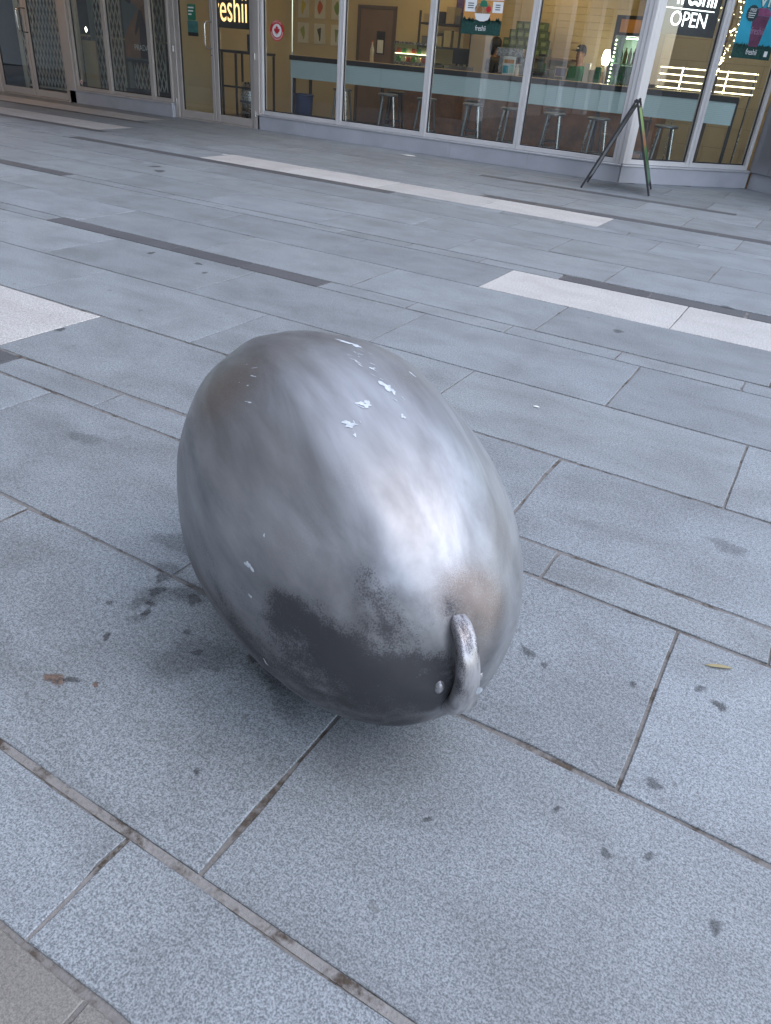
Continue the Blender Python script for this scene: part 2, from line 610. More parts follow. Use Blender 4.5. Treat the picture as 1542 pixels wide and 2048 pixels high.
for (y0, y1, ph, pt, sp) in ROWS + EXTRA:
    w = y1 - y0
    gap = 0.0066 if w > 0.3 else 0.0065
    brk = set()
    for (a, b, k) in sp:
        brk |= {a, b}
    k0 = int((-25 - ph) / pt)
    xs = [ph + i * pt for i in range(k0, 8)]
    for bk in brk:                       # a coloured run ends at a joint of its own
        if -25 < bk < 4 and min(abs(x - bk) for x in xs) > 0.05:
            xs.append(bk)
    xs.sort()
    for a, b in zip(xs, xs[1:]):
        cx = (a + b) / 2
        if b > 3.6 and y0 < 13:
            continue
        m = M_GREY
        for (p, q, k) in sp:
            if p < cx < q:
                m = {'w': M_WHITE, 'd': M_DARK, 'b': M_BUFF}[k]
        X0, X1, Y0, Y1 = (a + gap / 2) * K, (b - gap / 2) * K, y0 * K, y1 * K
        if X1 - X0 < 0.05:
            continue
        if y0 > 13.63:                    # splayed forecourt: only in front of the angled wall
            if X0 < (Y0 - 13.23 + 0.2) and Y1 > 10.6:
                if X1 < (Y0 - 13.23):
                    continue
                X0 = max(X0, Y0 - 13.15)
                if X1 - X0 < 0.1:
                    continue
        vis = in_view(cx * K, (y0 + y1) / 2 * K) or any(in_view(px, py, 120) for px in (X0, X1) for py in (Y0, Y1))
        if vis and nslab < 298:
            slab(X0, X1, Y0, Y1, m)
            nslab += 1
        else:
            slab(X0, X1, Y0, Y1, m, far)
fo = far.build('outlying_pavers', M_GREY, pavement)
fo['kind'] = 'stuff'
print('slabs', nslab)

# stains and flattened gum trodden onto the slabs
def blob(x, y, r, m, seed, ax=1.0, ang=0.0, name='gum_spot'):
    rr = random.Random(seed)
    b = MB()
    n = 32
    ring, top = [], []
    ph = [rr.uniform(0, 6.28) for _ in range(4)]
    for i in range(n):
        a = 2 * math.pi * i / n
        q = r * (0.85 + 0.16 * math.sin(2 * a + ph[0]) + 0.12 * math.sin(3 * a + ph[1]) + 0.07 * math.sin(5 * a + ph[2]) + 0.05 * math.sin(7 * a + ph[3]))
        px, py = q * math.cos(a) * ax, q * math.sin(a)
        X, Y = px * math.cos(ang) - py * math.sin(ang), px * math.sin(ang) + py * math.cos(ang)
        ring.append((X * 1.25, Y * 1.25, 0.0010))
        top.append((X * 0.7, Y * 0.7, 0.0011))
    vs = ring + top + [(0, 0, 0.0011)]
    fs = [(i, (i + 1) % n, n + (i + 1) % n, n + i) for i in range(n)] + [(n + i, n + (i + 1) % n, 2 * n) for i in range(n)]
    b.add(vs, fs, 0, True)
    o = b.build(name, m, pavement)
    at_ = o.data.attributes.new('soak', 'FLOAT', 'POINT')
    at_.data.foreach_set('value', [0.0] * n + [0.62] * n + [1.0])
    o.location = (x, y, 0)
    return o
SPOTS = [(-1.19, 1.03, .022), (-1.15, .955, .013), (-1.165, .985, .010), (-1.25, .93, .010), (-1.16, .84, .012), (-1.02, .96, .008),
         (-.83, .985, .022), (.14, 1.47, .016), (.09, 1.5, .010), (-.05, 1.42, .009), (.06, 1.16, .013), (-.09, .99, .006), (.02, .95, .010), (.09, .99, .008),
         (-.3, 1.38, .013), (-.25, 1.36, .009), (-3.76, 3.53, .028), (-3.37, 3.55, .026), (-2.97, 2.18, .028), (-.83, 4.16, .026), (-6.47, 6.24, .06), (-6.22, 6.06, .08),
         (-.95, .92, .009), (-.72, .67, .006), (.22, .92, .012), (-.29, .83, .006), (-1.22, 1.08, .016), (-1.09, 1.06, .018), (-3.2, 3.42, .018), (-.4, 5.2, .03)]
DARKSPOTS = (0, 1, 2, 4, 6, 7, 11, 16, 17, 18, 20, 21)
for i, (x, y, r) in enumerate(SPOTS):
    blob(x, y, r * (1.0 if i in DARKSPOTS else 1.25), M_GUM if i in DARKSPOTS else M_WET2, i, 1.0 + 0.5 * ((i * 7) % 3) / 2, i * 1.3)
for i, (x, y, r, a, g) in enumerate([(-1.17, 1.03, .05, 1.5, .4), (-1.19, .97, .025, 1.3, 1.0), (-1.11, 1.08, .05, 1.4, .2), (-1.15, .93, .02, 1.5, .7), (-.80, .99, .06, 1.5, -.5), (-.70, .93, .05, 1.8, -.4), (-.95, .90, .08, 1.5, .5),
                                     (-1.3, 1.22, .05, 2.0, .3), (-2.0, 1.5, .05, 1.5, .2), (.05, 2.2, .04, 1.8, .1), (-1.24, 1.12, .03, 1.5, .4)]):
    blob(x, y, r, M_WET, 200 + i, a, g, 'stain')
blob(-1.145, .682, .020, M_RUST, 71, 1.3, 0.3)
blob(-1.115, .70, .012, M_GUM, 73, 1.6, 0.5)
blob(-1.06, .72, .009, M_RUST, 75)
def fleck(x, y, r, m, label, cat, seed, name):
    o = blob(x, y, r, m, seed, 1.8, 0.4, name)
    o.parent = None
    o.scale = (1, 1, 6)
    tag(o, label, cat)
fleck(-5.51, 10.2, .055, M_WHITE_P, 'crumpled white paper scrap lying by the grey plinth of the long window', 'litter', 5, 'paper_scrap')
fleck(-6.75, 7.69, .02, M_WHITE_P, 'tiny white scrap at the left end of the pale paving band', 'litter', 9, 'paper_scrap')
fleck(-.82, 2.83, .006, M_WHITE_P, 'tiny white fleck beside the cross joint right behind the metal sculpture', 'litter', 12, 'paper_scrap')
lf = MB()
LP = [(-.034, 0), (-.02, -.0045), (0, -.006), (.02, -.004), (.036, .001), (.02, .005), (0, .006), (-.02, .004)]
lf.add([(x, y2, .003 + .002 * math.cos(x * 60)) for x, y2 in LP] + [(x, y2, .0042 + .002 * math.cos(x * 60)) for x, y2 in LP],
       [tuple(range(7, -1, -1)), tuple(range(8, 16))] + [(i, (i + 1) % 8, 8 + (i + 1) % 8, 8 + i) for i in range(8)])
lo = lf.build('dry_leaf', mat('dry_leaf_tan', (0.28, 0.24, 0.13), 0.7))
lo.location = (.115, 1.605, 0)
lo.rotation_euler = (0, 0, 0.42)
tag(lo, 'narrow dry yellowish leaf lying on the slab right of the metal sculpture', 'leaf')

# ------------------------------------------------------------------ the metal fruit sculpture
EA, EB, EAZ, EEL = .508, .340, -.53, -.245
ex = Vector((math.cos(EEL) * math.cos(EAZ), math.cos(EEL) * math.sin(EAZ), math.sin(EEL)))
ey = Vector((0, 0, 1)).cross(ex).normalized()
ez = ex.cross(ey)
hz = math.sqrt(EB ** 2 + (EA ** 2 - EB ** 2) * ex.z ** 2)
fruit = empty('fruit_sculpture')
fruit.matrix_world = Matrix(((ex.x, ey.x, ez.x, -.731), (ex.y, ey.y, ez.y, 1.174), (ex.z, ey.z, ez.z, hz - .004), (0, 0, 0, 1)))
tag(fruit, 'big silver painted metal melon with curved stalk lying on the grey paving', 'sculpture')

RIDGES = [(111, 7, 1.0), (62, 8, 0.9), (18, 9, 0.7), (150, 9, 0.8), (192, 9, 0.8), (235, 9, .7), (278, 9, .7), (322, 9, .7), (84, 6, .35)]
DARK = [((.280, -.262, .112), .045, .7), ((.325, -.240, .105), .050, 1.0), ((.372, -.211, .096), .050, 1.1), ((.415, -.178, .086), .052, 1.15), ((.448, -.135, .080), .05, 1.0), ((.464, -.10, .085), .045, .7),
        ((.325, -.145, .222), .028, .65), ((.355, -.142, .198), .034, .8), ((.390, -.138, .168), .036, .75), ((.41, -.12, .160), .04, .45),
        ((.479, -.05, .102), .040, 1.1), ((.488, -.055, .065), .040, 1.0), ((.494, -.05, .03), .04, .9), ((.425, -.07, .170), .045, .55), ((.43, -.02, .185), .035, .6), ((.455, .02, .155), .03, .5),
        ((.36, -.24, -.05), .16, .62), ((.2, -.3, -.05), .15, .58), ((.02, -.33, -.02), .14, .42), ((.44, -.1, -.1), .14, .6), ((.36, -.24, .03), .08, .3), ((.470, -.12, .0), .07, .4), ((.45, -.06, -.08), .07, .35), ((.488, .05, .075), .025, .6), ((.46, .085, .115), .025, .35)]  # wide blobs: shade and dark ground reflection painted along the lower flank
BROWN = [((.439, .07, .157), .06, .9), ((.322, .134, .226), .07, .4), ((-.191, -.193, .249), .11, .8), ((.411, -.012, .2), .05, .7), ((-.199, -.23, .212), .08, .4), ((-.243, .037, .296), .09, .4),
         ((.412, .036, .196), .05, .8), ((.177, -.115, .297), .05, .25), ((-.019, .11, .32), .07, .45), ((.40, -.14, .15), .08, .45), ((.22, -.2, .2), .1, .3), ((.48, .0, .1), .06, .5)]
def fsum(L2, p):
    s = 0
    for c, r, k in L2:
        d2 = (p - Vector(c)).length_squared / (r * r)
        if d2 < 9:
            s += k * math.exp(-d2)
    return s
def fruit_pt(u, v):
    """u: 0..pi from stalk end, v: angle round the axis"""
    su, cu = math.sin(u), math.cos(u)
    dv = math.degrees(v) % 360
    k = su ** 0.7 if su > 0 else 0
    d = 0
    for a, w, amp in RIDGES:
        wob = 4 * math.sin(2.2 * u + a)
        q = abs((dv - a - wob + 180) % 360 - 180) / w
        if q < 4:
            d += amp * 0.0072 * math.exp(-q * q * 0.5)
    p0 = Vector((cu, su * math.cos(v), su * math.sin(v)))
    lump = mnoise.noise(Vector((p0.x * 2.2, p0.y * 3.6, p0.z * 3.6)) + Vector((3, 1, 7))) * 0.0050
    lump += mnoise.noise(Vector((p0.x * 5, p0.y * 8, p0.z * 8))) * 0.0016
    s = k * (d + lump) - 0.0035 * k
    # a shallow dimple round the stalk
    if u < 0.35:
        s -= 0.010 * math.exp(-(u / 0.10) ** 2)
    return Vector((EA * cu + s * cu, (EB + s) * p0.y, (EB + s) * p0.z))
NU, NV = 170, 260
vs, fs, dk, br = [], [], [], []
for i in range(NU + 1):
    u = math.pi * min(max(i / NU, 0.0005), 0.9995)
    for j in range(NV):
        p = fruit_pt(u, 2 * math.pi * j / NV)
        vs.append(p)
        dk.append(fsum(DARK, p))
        br.append(fsum(BROWN, p))
for i in range(NU):
    for j in range(NV):
        fs.append((i * NV + j, (i + 1) * NV + j, (i + 1) * NV + (j + 1) % NV, i * NV + (j + 1) % NV))
fs.append(tuple(range(NV)))
fs.append(tuple(range(NU * NV + NV - 1, NU * NV - 1, -1)))

def fruit_mat():
    n = N('silver_airbrushed_paint')
    o = n.obj()
    st = n.mapv(o, (0.9, 4.2, 4.2))
    streak = n.noise(st, 2.4, 5, 0.58, 0.35)
    fine = n.noise(o, 420, 2, 0.6)
    mid = n.noise(o, 70, 4, 0.65)
    c = n.mix(n.mr(streak, 0.33, 0.68), (0.185, 0.191, 0.20), (0.355, 0.368, 0.39))
    c = n.mix(n.mr(n.noise(n.mapv(o, (0.8, 2.4, 2.4), (4, 2, 1)), 2.0, 3, 0.5), 0.5, 0.72, 0, 0.5), c, (0.17, 0.148, 0.14))
    # sprayed brown veil, thinning to speckle at its rim
    bm = n.math('MULTIPLY', n.attr('brown_veil'), n.mr(fine, 0.35, 0.65, 0.55, 1.25))
    c = n.mix(n.mr(bm, 0.15, 1.1, 0, 0.72), c, (0.15, 0.11, 0.088))
    # black overspray, dense mid and grainy rim, plus shade painted on the lower flank
    dm = n.math('MULTIPLY', n.attr('black_spray_and_shade'), n.mr(n.noise(n.mapv(o, (0.8, 2.0, 2.0)), 7, 4, 0.6), 0.35, 0.65, 0.42, 1.2))
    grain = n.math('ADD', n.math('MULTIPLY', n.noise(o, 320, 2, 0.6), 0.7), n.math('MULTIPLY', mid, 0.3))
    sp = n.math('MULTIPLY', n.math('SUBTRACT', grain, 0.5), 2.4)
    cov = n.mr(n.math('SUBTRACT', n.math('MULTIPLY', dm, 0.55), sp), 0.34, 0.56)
    spray_shade = n.mr(dm, 0.05, 1.15, 0, 0.76)
    c = n.mix(spray_shade, c, (0.040, 0.043, 0.052))
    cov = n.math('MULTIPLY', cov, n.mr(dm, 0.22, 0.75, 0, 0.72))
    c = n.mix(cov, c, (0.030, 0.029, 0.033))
    # hairline scratches along and across
    s1 = n.noise(n.mapv(o, (3, 130, 130), rot=(0, 0, 0.2)), 1.4, 3, 0.8)
    c = n.mix(n.mr(s1, 0.74, 0.80, 0, 0.35), c, (0.66, 0.66, 0.67))
    n.set(base=c, metal=n.mr(cov, 0, 1, 0.80, 0.30), spec=0.5)
    r = n.math('ADD', n.mr(streak, 0.3, 0.7, 0.44, 0.34), n.math('MULTIPLY', n.math('SUBTRACT', mid, 0.5), 0.12))
    n.set(rough=n.math('ADD', n.math('ADD', r, 0.10), n.math('MULTIPLY', cov, 0.08)))
    h = n.math('ADD', n.math('MULTIPLY', fine, 0.25), n.math('ADD', n.math('MULTIPLY', mid, 0.35), n.math('MULTIPLY', cov, 0.35)))
    n.bump(h, 0.16, 0.0015)
    return n.m
M_FRUIT = fruit_mat()
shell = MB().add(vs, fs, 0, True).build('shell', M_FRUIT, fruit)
for nm, dat in (('black_spray_and_shade', dk), ('brown_veil', br)):
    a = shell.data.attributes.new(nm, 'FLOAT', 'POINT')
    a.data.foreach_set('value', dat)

def stalk_mat():
    n = N('stalk_worn_metal')
    o = n.obj()
    f = n.noise(o, 520, 2, 0.6)
    w = n.noise(n.mapv(o, (1, 3, 1)), 16, 4, 0.6)
    c = n.mix(n.mr(w, 0.35, 0.65), (0.20, 0.195, 0.205), (0.48, 0.475, 0.49))
    c = n.mix(n.mr(n.math('ADD', n.math('MULTIPLY', f, 0.5), n.math('MULTIPLY', w, 0.5)), 0.47, 0.40, 0, 0.75), c, (0.03, 0.033, 0.04))
    n.set(base=c, metal=0.7, rough=0.36)
    n.bump(f, 0.06, 0.001)
    return n.m
M_STALK = stalk_mat()
SP = [(.492, .010, -.014), (.502, .010, -.012), (.509, .008, -.004), (.514, .004, .010), (.518, -.003, .030), (.519, -.008, .058), (.517, -.012, .088),
      (.510, -.015, .116), (.497, -.015, .138), (.477, -.012, .156), (.454, -.009, .165), (.436, -.007, .166)]
SR = [.033, .0325, .0305, .0275, .0245, .0225, .0212, .0200, .0190, .0178, .0168, .0138]
# smooth the path
def catmull(P, R, k=4):
    o, r = [], []
    P = [Vector(p) for p in P]
    for i in range(len(P) - 1):
        a, b, c, d = P[max(i - 1, 0)], P[i], P[i + 1], P[min(i + 2, len(P) - 1)]
        for j in range(k):
            t = j / k
            o.append(0.5 * ((2 * b) + (c - a) * t + (2 * a - 5 * b + 4 * c - d) * t * t + (3 * b - a - 3 * c + d) * t ** 3))
            r.append(R[i] + (R[i + 1] - R[i]) * t)
    return o + [P[-1]], r + [R[-1]]
p, r = catmull(SP, SR)
def strap(P, Rr, n=40):
    # flattened ribbed section, broad across the fruit, thin in depth
    vs, fs = [], []
    for i, q in enumerate(P):
        t = (P[min(i + 1, len(P) - 1)] - P[max(i - 1, 0)]).normalized()
        w = Vector((0, 1, 0)) - t * t.y
        w.normalize()
        nn = t.cross(w)
        tt = i / (len(P) - 1)
        for k in range(n):
            a = 2 * math.pi * k / n
            c_, s_ = math.cos(a), math.sin(a)
            e = 0.72
            x = math.copysign(abs(c_) ** e, c_)
            z = math.copysign(abs(s_) ** e, s_)
            rib = 1 - 0.10 * math.exp(-((abs(c_) - 0.35) / 0.12) ** 2)
            rag = 1 + (0.10 * math.sin(5 * a + 1) * max(0, 1 - tt * 9))
            vs.append(q + w * (x * Rr[i] * 1.10 * rag) + nn * (z * Rr[i] * 0.72 * rib * rag))
    for i in range(len(P) - 1):
        for k in range(n):
            fs.append((i * n + k, i * n + (k + 1) % n, (i + 1) * n + (k + 1) % n, (i + 1) * n + k))
    b = MB().add(vs, fs, 0, True)
    m_ = len(P) - 1
    # domed tip
    cap = [P[m_] + (vs[m_ * n + k] - P[m_]) * 0.6 + (P[m_] - P[m_ - 1]).normalized() * Rr[m_] * 0.5 for k in range(n)]
    b.add(vs[m_ * n:] + cap, [(k, (k + 1) % n, n + (k + 1) % n, n + k) for k in range(n)] + [tuple(range(n, 2 * n))], 0, True)
    return b
stalk = strap(p, r).build('stalk', M_STALK, fruit)
for c, rr, sc in (((.490, -.046, .052), .013, (1, .8, 1.3)), ((.486, -.044, .022), .012, (1, .9, 1.5)), ((.492, .042, .042), .011, (1, .8, 1.4)), ((.494, .038, .014), .013, (1, .9, 1.2)), ((.478, -.03, .080), .012, (1, 1, 1))):
    MB().ball(c, rr, 14, sc=sc).build('calyx_knob', M_STALK, fruit)
# chips where the paint is off down to the white primer, each a raised flake rim
def chip(c, r, seed, stretch=1.0, ang=0.0):
    rr = random.Random(seed)
    c = Vector(c)
    nrm = Vector((c.x / EA ** 2, c.y / EB ** 2, c.z / EB ** 2)).normalized()
    t1 = nrm.cross(Vector((0, 1, 0.2))).normalized()
    t2 = nrm.cross(t1)
    n = 22
    ph = [rr.uniform(0, 6.28) for _ in range(4)]
    vs = []
    def surf(q):
        u = math.acos(max(-1, min(1, q.x / EA)))
        v = math.atan2(q.z, q.y)
        return fruit_pt(u, v)
    for i in range(n):
        a = 2 * math.pi * i / n
        q = r * (1 + .3 * math.sin(2 * a + ph[0]) + .25 * math.sin(3 * a + ph[1]) + .2 * math.sin(5 * a + ph[2]) + rr.uniform(-.22, .22))
        X, Y = q * math.cos(a) * stretch, q * math.sin(a)
        X, Y = X * math.cos(ang) - Y * math.sin(ang), X * math.sin(ang) + Y * math.cos(ang)
        pp = surf(c + t1 * X + t2 * Y)
        vs.append(pp + nrm * 0.0007)
    vs.append(surf(c) + nrm * 0.0010)
    MB().add(vs, [(i, (i + 1) % n, n) for i in range(n)] + [(n, (i + 1) % n, i) for i in range(0)], 0, True).build('paint_chip', M_CHIP, fruit)
M_CHIP = mat('bare_white_primer', (0.44, 0.48, 0.52), 0.55, 0, 0.25, 90)
for i, (c, r, s, a) in enumerate([((-.196, .049, .310), .009, 2.2, 0.6), ((-.180, .058, .313), .007, 2.6, 0.6), ((-.168, .062, .316), .006, 2.0, .6), ((-.063, .043, .335), .0045, 1, 0), ((.000, .040, .337), .009, 1.7, .4),
                                  ((.016, .047, .336), .006, 1.4, .2), ((.043, -.022, .338), .0075, 1.2, 0), ((.038, -.032, .336), .005, 1.5, 1.5), ((.088, .033, .333), .0042, 1.3, .4), ((.081, -.076, .327), .008, 1.3, 1.2),
                                  ((.108, -.077, .323), .0030, 1, 0), ((.185, -.290, .128), .0055, 1.9, .3), ((.216, -.298, .079), .0032, 1.4, 0), ((.281, -.280, -.044), .0030, 2.2, .6), ((.171, -.262, .184), .0022, 1, 0), ((-.052, .132, .311), .0030, 3.0, .2)]):
    chip(c, r, i + 3, s, a)
rr = random.Random(21)
for i in range(26):                      # slivers and scrapes around the chips
    c = rr.choice([(-.15, .05, .318), (-.06, .045, .335), (.02, .045, .336), (.07, -.05, .33), (-.1, .03, .333), (-.17, -.2, .25), (-.19, -.17, .262)])
    chip((c[0] + rr.gauss(0, .022), c[1] + rr.gauss(0, .014), c[2]), rr.uniform(.0006, .0013), 60 + i, rr.uniform(2, 9), rr.uniform(.1, .7))
sc = MB()
pts = []
rr = random.Random(4)
cpt = Vector((.519, -.010, .072)) + Vector((.0125, .0155, 0))
ring = [cpt + Vector((.003 * math.sin(a), .002 * math.sin(a), .011 * math.cos(a))) + Vector((0.0026 - .001 * abs(math.sin(a)), .0016 + .004 * math.sin(a), 0)) * (1 + .3 * rr.random()) for a in [2 * math.pi * i / 12 for i in range(12)]]
sc.add(ring + [cpt + Vector((.0045, .003, 0))], [(i, (i + 1) % 12, 12) for i in range(12)], 0, True)
sc.build('paint_chip', M_CHIP, stalk)

# ------------------------------------------------------------------ shop fronts
def window(parent, x0, x1, z0, z1, y=0.03, fw=0.045, d=0.11, m=None, bot=0.055, glass=None, label=None):
    m = m or M_FRAME
    b = MB()
    g = 0.0015
    b.box(x0 + g, x0 + fw, y, y + d, z0, z1, 0.003)
    b.box(x1 - fw, x1 - g, y, y + d, z0, z1, 0.003)
    b.box(x0 + fw, x1 - fw, y + 0.004, y + d, z0, z0 + bot, 0.003)
    b.box(x0 + fw, x1 - fw, y + 0.004, y + d, z1 - fw, z1, 0.003)
    w = b.build('window', m, parent)
    k = 0.014
    a = MB()
    yy = y + d * 0.42
    a.box(x0 + fw, x0 + fw + k, yy, yy + 0.02, z0 + bot, z1 - fw)
    a.box(x1 - fw - k, x1 - fw, yy, yy + 0.02, z0 + bot, z1 - fw)
    a.box(x0 + fw + k, x1 - fw - k, yy, yy + 0.02, z0 + bot, z0 + bot + k)
    a.build('gasket', M_GASKET, w)
    boxo('pane', glass or M_GLASS, w, x0 + fw + 0.002, x1 - fw - 0.002, yy + 0.006, yy + 0.014, z0 + bot + 0.002, z1 - fw - 0.002)
    return w
ZT = 2.55
def door_leaf(parent, x0, x1, m, y=0.03, handle=None, lock=None):
    b = MB()
    z1 = 2.35
    sw = 0.075
    b.box(x0 + .003, x0 + sw, y, y + .05, .02, z1, .004)
    b.box(x1 - sw, x1 - .003, y, y + .05, .02, z1, .004)
    b.box(x0 + sw, x1 - sw, y, y + .05, .02, .135, .004)
    b.box(x0 + sw, x1 - sw, y, y + .05, z1 - .08, z1, .004)
    dr = b.build('door', m, parent)
    boxo('pane', M_GLASS, dr, x0 + sw + .002, x1 - sw - .002, y + .022, y + .03, .137, z1 - .082)
    a = MB()
    for xx in (x0 + sw, x1 - sw - .012):
        a.box(xx, xx + .012, y + .012, y + .04, .135, z1 - .08)
    a.build('gasket', M_GASKET, dr)
    if handle:
        hx, za, zb, dep = handle
        P = []
        rr = .05
        P += [(hx, y, za), (hx, y - dep + rr, za)]
        for q in range(1, 5):
            a_ = q / 4 * math.pi / 2
            P.append((hx, y - dep + rr - rr * math.sin(a_), za + rr - rr * math.cos(a_)))
        P += [(hx, y - dep, zb - rr)]
        for q in range(1, 5):
            a_ = q / 4 * math.pi / 2
            P.append((hx, y - dep + rr - rr * math.cos(a_), zb - rr + rr * math.sin(a_)))
        P += [(hx, y, zb)]
        MB().tube(P, .011, 10).build('handle', M_CHROME, dr)
    if lock:
        MB().tube([(lock[0], y + .002, lock[1]), (lock[0], y - .012, lock[1])], .018, 14).build('lock', M_CHROME, dr)
    return dr
def plinth(parent, x0, x1, name='plinth', joints=()):
    xs = [x0] + list(joints) + [x1]
    for a, b in zip(xs, xs[1:]):
        boxo('plinth', M_PLINTH, parent, a + .001, b - .001, 0, .2, -0.0, .195, b=.003)
    boxo('sill', M_SILL, parent, x0, x1, -.012, .2, .197, .221, b=.004)

FY = 10.65
# --- salad shop, long front
salad = empty('salad_shop_front', (0, FY, 0))
tag(salad, 'long glazed shop front with four grey framed windows and double glass door', 'shop front')
plinth(salad, -8.62, -2.61, joints=(-7.68, -6.55, -5.1, -3.9))
for a, b in ((-8.575, -7.075), (-7.075, -5.592), (-5.592, -4.115), (-4.115, -2.70)):
    window(salad, a, b, .224, ZT)
post = MB()
post.box(-10.42, -10.335, .0, .14, .0, ZT, .004)
post.box(-8.70, -8.58, .0, .14, .0, ZT, .004)
post.box(-10.335, -8.70, .0, .14, 2.37, ZT, .004)
post.build('door_frame', M_FRAME2, salad)
boxo('threshold', M_FRAME2, salad, -10.335, -8.70, -.02, .14, 0.0, .016, b=.003)
door_leaf(salad, -10.33, -9.52, M_FRAME2, handle=(-9.555, 1.07, 1.43, .16), lock=(-9.56, .97))
door_leaf(salad, -9.515, -8.705, M_FRAME2, handle=None)
for xx, zz in ((-8.655, 1.02), (-8.655, .22), (-10.385, .25), (-10.385, 1.02)):
    MB().tube([(xx, -.006, zz - .045), (xx, -.006, zz + .045)], .011, 8).build('hinge', M_CHROME, salad)
# corner post between the long front and the splayed front
cp = MB()
cp.box(-2.697, -2.645, .012, .15, .224, ZT, .003)
cp.box(-2.642, -2.592, .0, .15, .224, ZT, .006)
cp.build('corner_post', M_FRAME, salad)
boxo('wall', M_STUCCO, salad, -10.42, -2.6, 0.02, .3, ZT + .002, 9.0)
# --- splayed front
splay = empty('splayed_shop_front', (-2.597, 10.645, 0), rad(45))
tag(splay, 'narrow splayed shop front of two tall windows beside the grey pillar', 'shop front')
plinth(splay, .004, 1.99)
cp = MB()
cp.box(.003, .048, .0, .13, .224, ZT, .006)
cp.box(.051, .093, .012, .13, .224, ZT, .003)
cp.build('corner_post', M_FRAME, splay)
window(splay, .096, 1.02, .224, ZT)
window(splay, 1.02, 1.955, .224, ZT)
boxo('wall', M_STUCCO, splay, .1, 1.97, .02, .3, ZT + .002, 9.0)
# --- grey pillar to the right
pil = empty('metal_clad_pillar', (-1.182, 12.06, 0), rad(-45))
tag(pil, 'grey metal clad pillar on a low base at the right edge of the shop', 'pillar')
boxo('base', M_PLINTH, pil, -.004, 2.4, .02, .5, 0, .205, b=.003)
for a, b in ((-.03, .345), (.350, .95), (.955, 1.6), (1.605, 2.4)):
    boxo('panel', M_PANEL, pil, a, b, -.012, .4, .21, 9.0, b=.003)
# --- left shop
left = empty('left_shop_front', (0, 10.58, 0))
tag(left, 'dim shop front at left with double door and security grille behind the glass', 'shop front')
plinth(left, -13.0, -10.425, joints=(-11.7,))
plinth(left, -18.0, -15.12)
for a, b in ((-12.83, -11.94), (-11.94, -10.89), (-10.89, -10.425)):
    window(left, a, b, .224, ZT, m=M_FRAME2)
window(left, -17.0, -15.12, .224, ZT, m=M_FRAME2)
post = MB()
post.box(-15.115, -14.98, .0, .14, 0, ZT, .004)
post.box(-13.03, -12.835, .0, .14, 0.0, ZT, .004)
post.box(-14.98, -13.03, .0, .14, 2.37, ZT, .004)
post.build('door_frame', M_FRAME2, left)
boxo('threshold', M_FRAME2, left, -14.98, -13.03, -.02, .14, 0, .016, b=.003)
door_leaf(left, -14.975, -14.006, M_FRAME2, handle=(-14.05, 1.05, 1.42, .13))
door_leaf(left, -14.0, -13.035, M_FRAME2)
MB().tube([(-13.96, .0285, 1.05), (-13.96, -.09, 1.05), (-13.96, -.09, 1.42), (-13.96, .0285, 1.42)], .011, 8).build('handle', M_BLACK, left)
boxo('wall', M_STUCCO, left, -18, -10.43, .02, .3, ZT + .002, 9.0)
# overhanging upper floor above the left part of the fronts
hang = empty('upper_floor_overhang', (0, 0, 0))
tag(hang, 'overhanging upper floor above the shop doors at left', 'building')
boxo('soffit', M_SOFFIT, hang, -24, -7.3, 7.3, 10.57, 3.0, 3.15)
boxo('wall', M_STUCCO, hang, -24, -7.3, 7.3, 10.57, 3.152, 12)

# ------------------------------------------------------------------ shop interiors
def struct(name, m, *a):
    return tag(boxo(name, m, None, *a), kind='structure')
BY = 14.25
def slab_poly(name, m, poly, z0, z1):
    n_ = len(poly)
    b = MB().add([(x, y, z0) for x, y in poly] + [(x, y, z1) for x, y in poly],
                 [tuple(range(n_ - 1, -1, -1)), tuple(range(n_, 2 * n_))] + [(i, (i + 1) % n_, n_ + (i + 1) % n_, n_ + i) for i in range(n_)])
    return tag(b.build(name, m), kind='structure')
slab_poly('shop_floor', M_FLOOR, [(-19, 10.86), (-2.50, 10.86), (-1.1, 12.26), (-1.1, BY), (-19, BY)], -.049, .004)
back = struct('shop_back_wall', M_CREAM, -10.6, -3.4, BY, BY + .2, -.0, 2.8)
struct('shop_side_wall', M_CREAM, -10.72, -10.62, 10.9, BY, 0.005, 2.8)
struct('shop_end_wall', M_CREAM, -1.1, -.98, 12.3, BY, 0.005, 2.8)
slab_poly('shop_ceiling', M_CEIL, [(-10.6, 10.98), (-2.62, 10.98), (-1.1, 12.5), (-1.1, BY), (-10.6, BY)], 2.8, 2.9)
tw = struct('tiled_back_wall', M_TGROUT, -3.398, -1.1, BY + .01, BY + .2, 0, 2.8)
for r_ in range(9):
    x = -3.39 - (0.29 if r_ % 2 else 0)
    while x < -1.12:
        a, b = max(x, -3.39), min(x + .575, -1.11)
        if b - a > .03:
            boxo('tile', M_TILE, tw, a, b, BY, BY + .012, .02 + r_ * .292, .02 + r_ * .292 + .286, b=.002)
        x += .58
